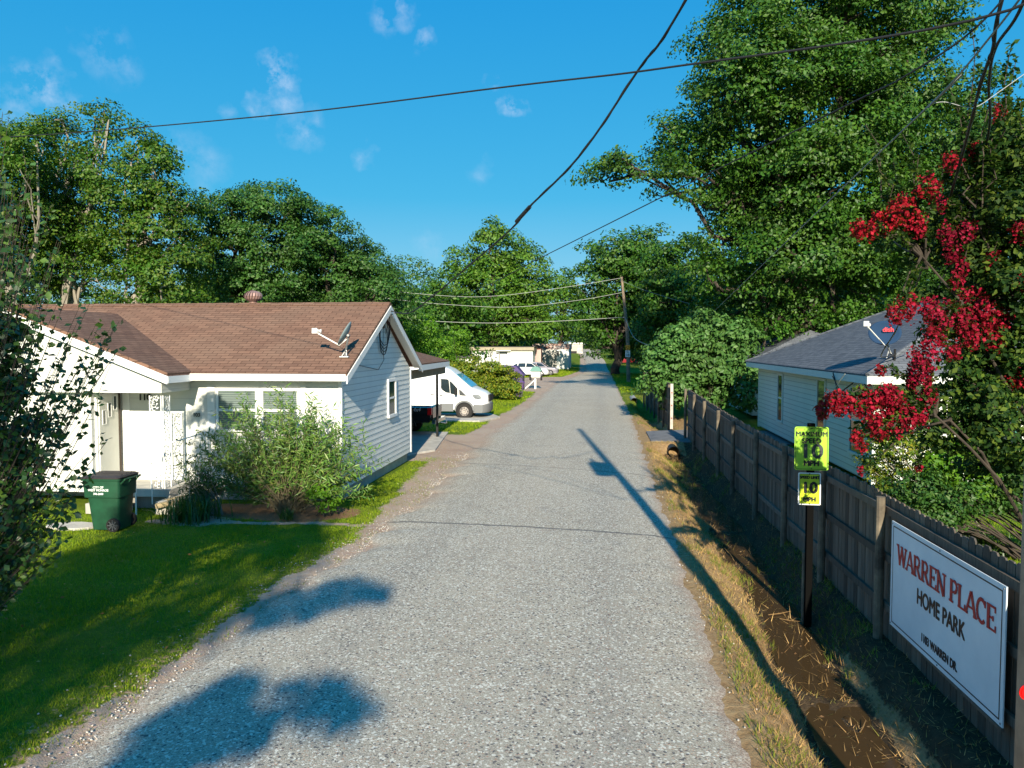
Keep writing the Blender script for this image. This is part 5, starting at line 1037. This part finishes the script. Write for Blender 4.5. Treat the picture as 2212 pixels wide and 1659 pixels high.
oak = LB([(1500, 330, 60), (1580, 200, 60), (1600, 420, 70), (1700, 480, 90), (1600, 480, 60), (1860, 200, 100), (1770, 400, 110), (1850, 500, 90), (1960, 480, 90), (1960, 330, 90), (1315, 385, 38), (1375, 355, 45), (1440, 385, 48), (1455, 310, 55), (1530, 370, 75), (1520, 245, 55), (1550, 110, 55), (1530, 180, 40), (1600, 300, 110), (1650, 180, 120), (1660, 420, 110), (1640, 60, 90), (1730, 90, 115), (1780, 260, 150), (1720, -40, 120), (1850, -60, 110), (1860, 90, 120), (1930, 220, 120), (1850, 400, 130),
          (1950, 60, 80), (2000, -60, 90), (2060, 20, 60), (1560, 520, 45), (1545, 600, 50), (1570, 670, 60), (1620, 600, 80), (1740, 720, 50), (1830, 720, 50), (1650, 740, 45), (1720, 560, 95), (1680, 680, 60), (1800, 620, 95), (1900, 540, 100), (1890, 640, 90)], 43, 3.0)
tree('oak_tree', 'huge leafy oak towering right of the road with a limb reaching over it', (dat(1720, 800, 43)[0], 43, 0), .55, oak, .205, 165, M_oak, M_bark, clump_r=1.15, dens=.92, gap=.13, limbs=2, trunk_top=dat(1740, 150, 44))
tree('oak_tree', 'dark tree right of the huge oak, above the cream house roof', (dat(2080, 800, 50)[0], 50, 0), .4, LB([(2010, 330, 110), (2080, 250, 80), (2100, 420, 130), (2180, 330, 90), (2000, 520, 120), (2150, 580, 130), (2230, 450, 110), (2060, 680, 90)], 49, 3), .26, 75, M_round, M_bark, clump_r=1.05, gap=.1)
tree('tall_tree', 'tall thin crowned tree at the left edge of the picture', (dat(30, 800, 36)[0], 36, 0), .3, LB([(-60, 330, 90), (20, 400, 80), (-40, 470, 110), (60, 500, 90), (0, 580, 110), (10, 300, 40), (80, 340, 50)], 36, 2), .17, 105, M_gum, M_barkp, clump_r=.8, gap=.15, limbs=2)
tree('tall_tree', 'open crowned tree with bare pale limbs above the porch gable', (dat(150, 800, 39)[0], 39, 0), .3, LB([(110, 275, 26), (135, 262, 22), (205, 250, 28), (235, 255, 20), (75, 290, 30), (150, 310, 45), (215, 300, 28), (80, 370, 60), (150, 400, 70), (210, 380, 55), (120, 480, 90), (200, 480, 80), (90, 580, 90), (180, 590, 90)], 39, 1.5), .16, 95, M_gum, M_barkp, clump_r=.75, gap=.2, limbs=3)
tree('tall_tree', 'tall tree with a pointed crown over the middle of the brown roof', (dat(310, 800, 38)[0], 38, 0), .3, LB([(300, 310, 36), (330, 345, 42), (270, 370, 40), (320, 410, 60), (380, 440, 45), (260, 450, 60), (340, 500, 75), (400, 530, 50), (270, 560, 80), (370, 600, 75), (300, 640, 70)], 38, 1.5), .17, 105, M_gum, M_barkp, clump_r=.75, gap=.12, limbs=2)
tree('round_tree', 'dense round headed tree behind the ridge, left of the dome shaped one', (dat(520, 800, 44)[0], 44, 0), .35, LB([(455, 430, 24), (480, 470, 45), (560, 440, 42), (520, 480, 60), (600, 460, 55), (500, 560, 80), (590, 560, 85), (450, 600, 60), (540, 640, 80)], 44, 1.5), .17, 120, M_round, M_bark, clump_r=.8, gap=.06)
tree('round_tree', 'dense dome shaped tree sloping down toward the gable peak', (dat(720, 800, 46)[0], 46, 0), .35, LB([(655, 475, 45), (700, 510, 55), (650, 560, 80), (760, 560, 55), (790, 600, 50), (720, 620, 80), (830, 640, 45), (660, 650, 70), (820, 680, 50), (870, 690, 35)], 46, 1.5), .17, 120, M_round, M_bark, clump_r=.8, gap=.06)
tree('elm_tree', 'broad yellow green tree standing behind the white trailer', (dat(1070, 800, 106)[0], 106, 0), .6, LB([(1060, 510, 30), (1075, 560, 60), (1010, 580, 45), (1140, 580, 40), (980, 630, 45), (1060, 640, 75), (1150, 640, 50), (1000, 690, 50), (1090, 700, 60), (1160, 700, 40), (960, 660, 30)], 108, 3), .42, 80, M_yel_l, M_bark, clump_r=1.6, gap=.05)
tree('elm_tree', 'small slender tree right of the broad yellow green tree', (dat(1210, 800, 125)[0], 125, 0), .4, LB([(1215, 605, 22), (1205, 640, 30), (1230, 660, 28), (1195, 690, 30), (1225, 710, 28)], 126, 3), .45, 70, M_yel_l, M_bark, clump_r=1.5, gap=.15)
tree('shade_tree', 'dark green tree behind the far utility pole', (dat(1330, 800, 98)[0], 98, .0), .5, LB([(1290, 570, 35), (1330, 560, 45), (1390, 545, 45), (1275, 620, 35), (1340, 630, 65), (1400, 600, 55), (1290, 680, 45), (1370, 690, 60), (1420, 660, 50), (1300, 735, 30), (1350, 740, 36), (1400, 740, 36), (1440, 730, 36)], 98, 3), .42, 75, M_oak, M_bark, clump_r=1.5, gap=.08)
tree('shade_tree', 'dark tree between the far pole and the huge oak', (dat(1470, 800, 85)[0], 85, 0), .5, LB([(1430, 580, 40), (1480, 560, 45), (1450, 640, 60), (1500, 620, 50), (1440, 700, 50), (1510, 690, 50), (1400, 715, 30), (1420, 755, 26), (1470, 750, 40)], 85, 3), .38, 75, M_oak, M_bark, clump_r=1.4, gap=.08)
tree('shade_tree', 'dim tree trunk and crown in the shade behind the fig tree', (dat(1640, 800, 66)[0], 66, 0), .5, LB([(1580, 640, 90), (1700, 640, 100), (1820, 650, 100), (1640, 720, 60), (1780, 720, 60)], 66, 2), .34, 70, M_oak, M_bark, clump_r=1.3, gap=.08)
# far woods as one mass
lobes = []
for i in range(120):
    x = random.uniform(-95, 75); y = 132+random.uniform(0, 60) if abs(x+3) > 9 else random.uniform(255, 290)
    if -14 < x < 8 and y < 240: y = random.uniform(250, 290)
    r = random.uniform(4.5, 7.5); lobes.append(((x, y, random.uniform(4, 13)), (r, r, r)))
for i in range(36):
    sx_ = 1 if i % 2 else -1; y = random.uniform(120, 250); x = (8.5+random.uniform(0, 5)) if sx_ > 0 else -15-random.uniform(0, 6); r = random.uniform(3.5, 6); lobes.append(((x-3*max(0, (y-180)/50), y, random.uniform(3.5, 11)), (r, r, r)))
for i in range(50):
    x = random.uniform(-60, -16) if i % 2 else random.uniform(14, 62); y = random.uniform(72, 100); r = random.uniform(3.5, 5.5); lobes.append(((x, y, random.uniform(2, 7)), (r, r, r)))
Vl, cps = crown_leaves(lobes, .46, 60, 2.2, .9, .8, .04); tag(leafobj('far_woods', Vl, M_oak, None), 'dark continuous woods closing the view behind the trailers', 'woods', kind='stuff')
# shading tree standing behind the viewpoint
tree('shade_tree', 'broad tree behind the viewpoint whose shadow falls on the lawn', (-4.6, -14, 0), .35, [((-4.0, -13, 10.3), (1.9, 2.1, 1.8)), ((-4.9, -13.4, 7.9), (2.2, 2.6, 1.6)), ((-5.6, -13, 5.6), (2.2, 2.0, 1.5))], .22, 60, M_oak, M_bark, clump_r=.7, gap=.16, dens=1.0)
st_ = [o for o in bpy.data.objects if o.get('label', '').startswith('broad tree behind')][0]; Vl, _c = crown_leaves([((-.95, -12, 9.5), (.5, .35, .12)), ((-1.6, -12, 9.25), (.5, .35, .12)), ((-.75, -12, 8.1), (.75, .35, .12)), ((-1.4, -12, 7.85), (.4, .35, .3)), ((-1.7, -12, 7.4), (.35, .35, .25))], .16, 30, .28, 1.5, .7, .1); leafobj('shadow_clumps', Vl, M_oak, st_)  # unseen loose leaf clumps, added to drop shadow patches on the road

def bush(name, label, base, lobes, leaf, per, m, stems=14, clump_r=.35, gap=.1, cat='bush', sm=None, flat=.8, dens=1.0, group=None):
    t = thing(name, label, cat, tuple(base), group=group); Vl, cps = crown_leaves(lobes, leaf, per, clump_r, dens, flat, gap, .25); leafobj('foliage', Vl, m, t); b = MB(); A = np.concatenate(cps)
    for _ in range(stems):
        e = A[random.randrange(len(A))]; s_ = np.array(base)+rng.normal(size=3)*np.array([.15, .15, 0]); m1 = s_*.5+e*.5; m1[2] += .1; b.tube([s_, m1, e], [.02, .014, .006], 5)
    b.build('stem', sm or M_bark, t); return t
bush('leafy_bush', 'bright green bush rising just behind the gable end', (-12, 52, 0), LB([(900, 720, 40), (870, 750, 40), (930, 760, 40), (890, 790, 40), (850, 700, 25)], 52, 1), .16, 60, M_brt, clump_r=.6)
bush('leafy_tree', 'bright green small tree left of the white trailer', (dat(990, 830, 60)[0], 60, 0), LB([(990, 722, 20), (975, 755, 24), (995, 750, 14), (955, 790, 28), (985, 790, 14), (935, 770, 26)], 60, 1), .17, 60, M_brt, clump_r=.6, cat='small tree')
bush('leafy_bush', 'loose green bush between the carport and the trailer', (dat(930, 840, 56)[0], 56, 0), LB([(930, 800, 36), (900, 830, 32), (965, 830, 28)], 55, 1), .15, 60, M_round, clump_r=.5)
bush('hedge_bush', 'rounded yellow green hedge behind the nose of the white van', (dat(1040, 862, 50.5)[0], 50.5, 0), LB([(1000, 805, 24), (1035, 800, 26), (1060, 825, 30), (1010, 835, 32), (1085, 815, 26), (1100, 840, 22), (1040, 845, 28), (1085, 845, 24), (985, 835, 24), (1060, 800, 20), (975, 800, 20), (1100, 815, 18)], 51.5, .8), .13, 60, M_hedge, clump_r=.4, gap=.0)
bush('fig_tree', 'large leaved fig tree behind the gap in the board fence', (4.9, 38, 0), LB([(1470, 740, 45), (1530, 725, 45), (1590, 740, 42), (1440, 780, 45), (1500, 790, 60), (1570, 790, 60), (1615, 800, 30), (1420, 820, 32), (1470, 840, 45), (1540, 850, 50), (1600, 850, 35)], 38.3, .8), .21, 30, M_fig, stems=20, clump_r=.48, gap=.03, cat='fig tree', dens=1.3)
# oleander in front of the house
def whorl_bush(name, label, base, tips, m, leaf, asp, nl, part=.55, stem_m=M_barkp, r0=.012, cat='shrub', droop=.0, group=None, wob=.06, bow=.2, spread=.6, rmul=1):
    t = thing(name, label, cat, tuple(base), group=group); b = MB(); C_, Nn, T_, S_ = [], [], [], []
    for tip in tips:
        s_ = np.array(base)+rng.normal(size=3)*np.array([.12, .1, 0]); e = np.array(tip); L_ = np.linalg.norm(e-s_); d0 = np.array([0, 0, 1.]); c1_ = s_+(e-s_)*.4+np.array([0, 0, bow*L_*.3])+rng.normal(size=3)*wob
        P = [s_*(1-u)**2+2*c1_*u*(1-u)+e*u*u for u in np.linspace(0, 1, 9)]; b.tube(P, [r0*rmul*(1.15-.95*i/8) for i in range(9)], 5)
        for j in range(nl):
            u = 1-part*(j/nl)**1.0*rng.uniform(.75, 1.15) if nl > 1 else 1; u = max(0, min(1, u)); k = min(7, int(u*8)); f_ = u*8-k; p = P[k]*(1-f_)+P[k+1]*f_; ax = unit(P[k+1]-P[k]); a = rng.normal(size=3); a -= a.dot(ax)*ax; a = unit(a)
            dr_ = unit(ax*(1-spread)+a*spread+np.array([0, 0, -droop])); s1 = leaf*rng.uniform(.65, 1.25); C_.append(p+dr_*s1*.5); T_.append(dr_); Nn.append(unit(rng.normal(size=3)*.6+np.array([.1, -.35, .45]))); S_.append(s1)
    b.build('stem', stem_m, t); leafobj('foliage', leaf_verts(np.array(C_), np.array(Nn), np.array(S_), asp, np.array(T_), .06), m, t); return t
tips = []
for _ in range(300):
    a = rng.uniform(0, math.pi); rr_ = rng.uniform(.45, 1)**.6; x = -6.62+2.25*math.cos(a)*rr_*rng.uniform(.8, 1.05); z = .35+2.35*math.sin(a)**.7*rr_*rng.uniform(.82, 1.08); y = 16.25-rng.uniform(-.15, 1)*(1.0-.3*rr_); tips.append((x, min(y, 17.05), max(.15, z)))
whorl_bush('oleander_shrub', 'wide airy shrub of narrow leaves in front of the twin window', (-6.65, 16.25, 0), tips, M_ole, .16, .18, 36, .7, stem_m=mat('oleander_stem', (.17, .14, .08), .8), bow=.3, r0=.006)
tips = [(-8.85-.5*rng.random(), 15.6+rng.uniform(-.4, .5), rng.uniform(.3, 1.25)) for _ in range(45)]
whorl_bush('oleander_shrub', 'darker small shrub of narrow leaves beside the porch step', (-8.15, 15.9, 0), [(x+.6, y, z) for x, y, z in tips], M_dkl, .14, .15, 22, .6)
whorl_bush('myrtle_sprig', 'two thin arching sprigs reaching toward the porch rail', (-7.9, 16.3, .8), [(-9.05, 16.0, 1.55), (-9.0, 15.9, 1.25), (-8.7, 16.2, 1.75), (-8.3, 16.1, 1.6), (-9.1, 16.0, 1.0)], M_hedge, .07, .5, 40, .75, bow=.6, cat='plant')
# strap-leaved clumps
def strap(label, base, n, L_, m, grp=None, sp_=.35, name='strap_leaf_clump'):
    V, = [[]]; base = np.array(base)
    for _ in range(n):
        a = rng.uniform(0, 2*math.pi); h = np.array([math.cos(a), math.sin(a), 0]); sd = np.array([-h[1], h[0], 0]); p0 = base+rng.normal(size=3)*np.array([.12, .12, 0])*sp_*2; l = L_*rng.uniform(.6, 1.1); out = rng.uniform(.25, .9); w0 = .012
        pts = [p0+h*out*l*(t**1.5)*.8+np.array([0, 0, 1])*l*(t*1.15-t*t*.75*out) for t in (0, .33, .66, 1)]
        for k, p in enumerate(pts): ww = w0*(1, 1, .8, .15)[k]; V += [p-sd*ww, p+sd*ww]
    return tag(bulk(name, np.array(V), 8, m, None, [(0, 1, 3, 2), (2, 3, 5, 4), (4, 5, 7, 6)]), label, 'plant', grp)
M_strap = leafmat('strap_leaf', [(.03, .075, .012), (.05, .11, .018), (.08, .14, .03)], .2, .4, .5)
strap('dark strap leaved clump right of the green bin', (-8.35, 15.2, 0), 420, .62, M_strap, sp_=.9)
strap('small dark tuft at the edge of the mulch below the big shrub', (-6.4, 15.55, .0), 60, .28, M_strap)
strap('strap leaved lily clump behind the fence, nearer the sign', (7.3, 12.2, 0), 160, .6, M_brt, sp_=.8); strap('strap leaved lily clump behind the fence, farther from the sign', (6.5, 14.2, 0), 160, .6, M_strap, sp_=.8)
# weed in the mulch
bush('weed', 'small broad leaved weed growing in the mulch bed', (-5.75, 15.9, 0), [((-5.75, 15.9, .35), (.3, .25, .3))], .08, 22, M_brt, 6, .16, cat='weed')
# tall leafy shrub at the left edge, near
tips = []
BASE_L = at(-70, 700, 8.2); BASE_L[2] = 0
def tipp(px, py, Y): return at(px, py, Y)
for px, py in [(5, 110), (28, 165), (12, 190), (45, 205), (60, 235), (72, 270), (30, 240), (88, 300), (-20, 130), (-40, 170), (52, 300), (15, 260), (108, 330), (100, 360), (112, 345), (75, 330), (96, 400), (106, 430), (60, 390), (88, 465), (70, 500), (52, 540), (40, 330), (20, 350), (84, 360), (64, 350), (48, 420), (68, 440), (34, 300), (0, 300), (98, 322), (118, 318), (2, 140), (18, 200), (30, 185), (38, 230), (8, 230), (50, 250), (22, 280), (44, 270), (10, 170)]:
    for _ in range(3): tips.append(tipp(px+rng.uniform(-6, 6), py+rng.uniform(-4, 12), 8.1+rng.uniform(-.6, .6)))
for _ in range(110): tips.append(tipp(rng.uniform(-100, 22), rng.uniform(190, 560), 8.2+rng.uniform(-.8, .8)))
for _ in range(30): tips.append(tipp(rng.uniform(10, 75), rng.uniform(430, 575), 8.0+rng.uniform(-.5, .5)))
tips = [t_ for t_ in tips]
whorl_bush('pear_shrub', 'tall upright leafy shrub filling the left edge of the picture', BASE_L, tips, M_dkl, .085, .66, 30, .66, stem_m=M_bark, r0=.009, bow=-.1, spread=.72, wob=.12)
ps = bpy.data.objects['pear_shrub']; Vl, _c = crown_leaves(LB([(-100, 420, 90), (-90, 600, 110), (-70, 760, 110), (-70, 900, 120), (-60, 1050, 120), (-30, 1170, 80), (0, 980, 50), (-10, 850, 50), (10, 1080, 50), (-80, 1230, 90)], 8.4, .5), .11, 60, .25, .8, .9, .12, .3); leafobj('inner_foliage', Vl, M_dkl, ps)

# ---------------------------------------------------------------- crepe myrtle with red flowers
MBASE = np.array([6.3, 9.6, 0]); mt = thing('crepe_myrtle', 'crepe myrtle with crimson flower clusters hanging over the fence at the right', 'flowering tree', tuple(MBASE))
fl = [(1925, 470, 8.5, 22), (1960, 440, 8.7, 22), (2030, 440, 8.8, 18), (2090, 500, 8.9, 22), (1880, 500, 8.4, 16), (2120, 420, 9, 18), (2085, 700, 8.7, 30), (1935, 680, 8.4, 22), (2030, 700, 8.5, 28), (2100, 730, 8.7, 24), (2165, 690, 8.9, 24), (2140, 560, 9, 20), (2195, 820, 8.9, 22), (1960, 900, 8.4, 26), (1900, 930, 8.3, 22), (1845, 880, 8.2, 20), (1930, 860, 8.3, 24), (2000, 860, 8.5, 24), (1990, 900, 8.5, 20), (2060, 760, 8.6, 20), (2150, 740, 8.8, 20), (1820, 860, 8.2, 16), (2005, 405, 8.6, 26), (1940, 455, 8.6, 24), (1895, 478, 8.6, 20), (1975, 478, 8.6, 26), (1855, 495, 8.4, 20), (1910, 492, 8.5, 18), (1990, 500, 8.6, 14), (2055, 350, 8.8, 22), (2105, 325, 9, 18), (2160, 243, 9.2, 18), (2015, 740, 8.4, 30), (1990, 795, 8.3, 36), (2120, 665, 8.8, 30), (2060, 680, 8.8, 30), (2010, 670, 8.6, 26), (1960, 665, 8.5, 28), (2140, 695, 8.8, 26), (2065, 610, 8.8, 18), (2090, 640, 8.9, 22),
      (1795, 870, 8.2, 24), (1775, 888, 8.2, 18), (1815, 885, 8.2, 16), (1880, 862, 8.3, 28), (1915, 850, 8.3, 22), (1870, 890, 8.3, 22), (1910, 895, 8.4, 26), (1935, 915, 8.4, 24), (1890, 915, 8.4, 22), (1850, 945, 8.3, 16), (1862, 965, 8.3, 12), (1955, 885, 8.5, 22), (2045, 505, 8.9, 22), (2205, 500, 8.8, 22), (2208, 610, 8.8, 20), (1985, 770, 8.5, 24), (1972, 825, 8.4, 18), (1985, 1010, 9.5, 10), (1860, 1018, 9.4, 9), (1900, 800, 8.3, 12), (2080, 580, 9, 20), (2060, 545, 9, 22), (1840, 865, 8.2, 10)]
b = MB(); FV = []; ND = []
hubs = [at(1075, 430, 9.6), at(1040, 330, 9.3), at(1045, 230, 9.3), at(1010, 300, 9.1), at(990, 400, 8.9), at(950, 420, 8.7), at(960, 320, 8.9), at(925, 260, 8.8), at(980, 230, 9), at(935, 415, 8.6)]
for h in hubs: b.tube(curve_pts(MBASE+rng.normal(size=3)*np.array([.1, .1, 0]), h, -.1, 7, .05), [.035-.0035*i for i in range(8)], 7)
def nearhub(p): return min(hubs, key=lambda h: np.linalg.norm(h-p)+(0 if h[0] > p[0]-.2 else 1.5))
def _nh(p): return min(hubs, key=lambda h: np.linalg.norm(h-p)+(0 if h[0] > p[0]-.2 else 1.5))
LC, LN, LS, LT = [], [], [], []
def leafy(P, n, s_, u0=.3):
    for _ in range(n):
        u = rng.uniform(u0, 1)*(len(P)-1); k = min(int(u), len(P)-2); p = P[k]+(P[k+1]-P[k])*(u-k); d = unit(rng.normal(size=3)+np.array([0, 0, .1])); LC.append(p+d*s_*.6); LT.append(d); LN.append(unit(rng.normal(size=3)*.6+np.array([0, 0, 1]))); LS.append(s_*rng.uniform(.7, 1.25))
for x, y, Yd_, rp in fl:
    c_ = at(x*KD, y*KD, Yd_); r = rp*1.02*KD*Yd_/F; h = nearhub(c_); P = curve_pts(h, c_, -.12, 6, .04); b.tube(P, [.016-.002*i for i in range(7)], 5); leafy(P, 110, .06)
    k = int(150*(rp/20)**1.6); u = unit(rng.normal(size=(k, 3))); rad = rng.uniform(.55, 1.05, (k, 1)); ax = np.array([rng.uniform(-.4, .2), 0, rng.uniform(-.3, .5)]); q_ = u*rad*r*np.array([.82, .82, 1.05])*(1+.25*np.sin(u[:, :1]*7+x)); FV.append(np.concatenate([c_+q_, u+rng.normal(size=(k, 3))*.7], 1))
A = np.concatenate(FV); fo = leafobj('flower_cluster', leaf_verts(A[:, :3], A[:, 3:], .036*rng.uniform(.6, 1.3, len(A)), .95, None, .25), M_red, mt)
# upright shoots at the top and dark leaf masses
for x, y in [(1890, 330), (1870, 270), (2040, 150), (2100, 60), (2135, 170), (2185, 95), (2195, 130), (2205, 220), (1950, 290), (2060, 210), (2165, 260), (1985, 330), (2110, 240), (1900, 370), (1930, 350), (2150, 330), (2030, 300), (2075, 260)]:
    c_ = at(x*KD, y*KD, 8.9+rng.uniform(-.4, .6)); h = nearhub(c_-np.array([0, 0, .8])); P = curve_pts(h, c_, .1, 7, .04); b.tube(P, [.014-.0015*i for i in range(8)], 5); leafy(P, 150, .07, .2)
ml = []
for x, y, r in [(2100, 560, 70), (2180, 470, 80), (2200, 640, 90), (2130, 760, 80), (2200, 780, 90), (2180, 900, 90), (2120, 880, 60), (2090, 960, 50), (2160, 1010, 70), (2040, 890, 50), (1970, 920, 34), (2190, 350, 70), (2140, 400, 60), (2080, 450, 50), (2050, 720, 40), (2100, 680, 60), (1930, 935, 26), (1870, 930, 22), (2000, 640, 30), (1960, 560, 26), (1930, 520, 24), (2030, 560, 30), (2225, 1030, 50), (2010, 930, 30), (2130, 620, 60), (2060, 800, 36), (2100, 500, 70), (2150, 560, 70), (2040, 480, 40), (2110, 820, 70), (2150, 690, 70), (2170, 840, 80), (2200, 560, 70), (2000, 900, 34), (2050, 940, 40), (2140, 950, 60), (2110, 330, 40), (2190, 270, 40)]:
    Yd_ = (9.1 if x > 1985 or y < 800 else 11.8)+rng.uniform(-.4, .6); c_ = at(x*KD, y*KD, Yd_); rr_ = r*KD*Yd_/F*.95; ml.append((c_, (rr_, rr_, rr_))); P = curve_pts(nearhub(c_), c_, 0, 4, .03); b.tube(P, [.02, .016, .012, .008, .005], 5)
Vl, _c = crown_leaves([(c_, (r_[0]*.8,)*3) for c_, r_ in ml], .066, 56, .17, .9, .95, .2, .3); LV = leaf_verts(np.array(LC), np.array(LN), np.array(LS), .55, np.array(LT), .1)
leafobj('foliage', np.concatenate([Vl, LV]), M_myr, mt); b.tube([(6.3, 9.6, -.1), (6.3, 9.7, .9)], [.09, .07], 8); b.build('branch', M_bark, mt)
# shrubs behind the fence
bush('garden_shrub', 'bare stemmed shrub with small leaves against the cream house corner', (6.55, 14.6, 0), LB([(1905, 940, 40), (1945, 970, 42), (1900, 1000, 36), (1940, 1040, 40), (1985, 960, 36)], 14.6, .4), .06, 34, M_hedge, 40, .16, .25, sm=M_barkp)
bush('garden_shrub', 'bright willow leaved shrub behind the middle of the fence', (7.9, 14.5, 0), LB([(2050, 1000, 50), (2090, 1040, 55), (2040, 1060, 45), (2110, 980, 40), (2130, 1060, 45)], 14.5, .4), .085, 55, M_brt, 20, .2, .1)
bush('garden_shrub', 'dark green shrub low behind the fence left of the lilies', (7.2, 14.0, 0), LB([(1985, 1070, 50), (2030, 1110, 45), (1960, 1100, 36), (2080, 1090, 36)], 13.8, .3), .07, 50, M_round, 20, .2, .08)
bush('garden_shrub', 'green shrub at the right edge above the strip of lawn', (9.0, 13.6, 0), LB([(2190, 1060, 45), (2140, 1075, 36), (2230, 1030, 50)], 13.8, .3), .07, 50, M_round, 20, .2, .08)
b = MB(); b.bb((6.2, 11.35, 0), (10, 11.5, .12)); tag(b.build('timber_edging', M_post), 'low timber edging between the shrub bed and lawn', 'edging')
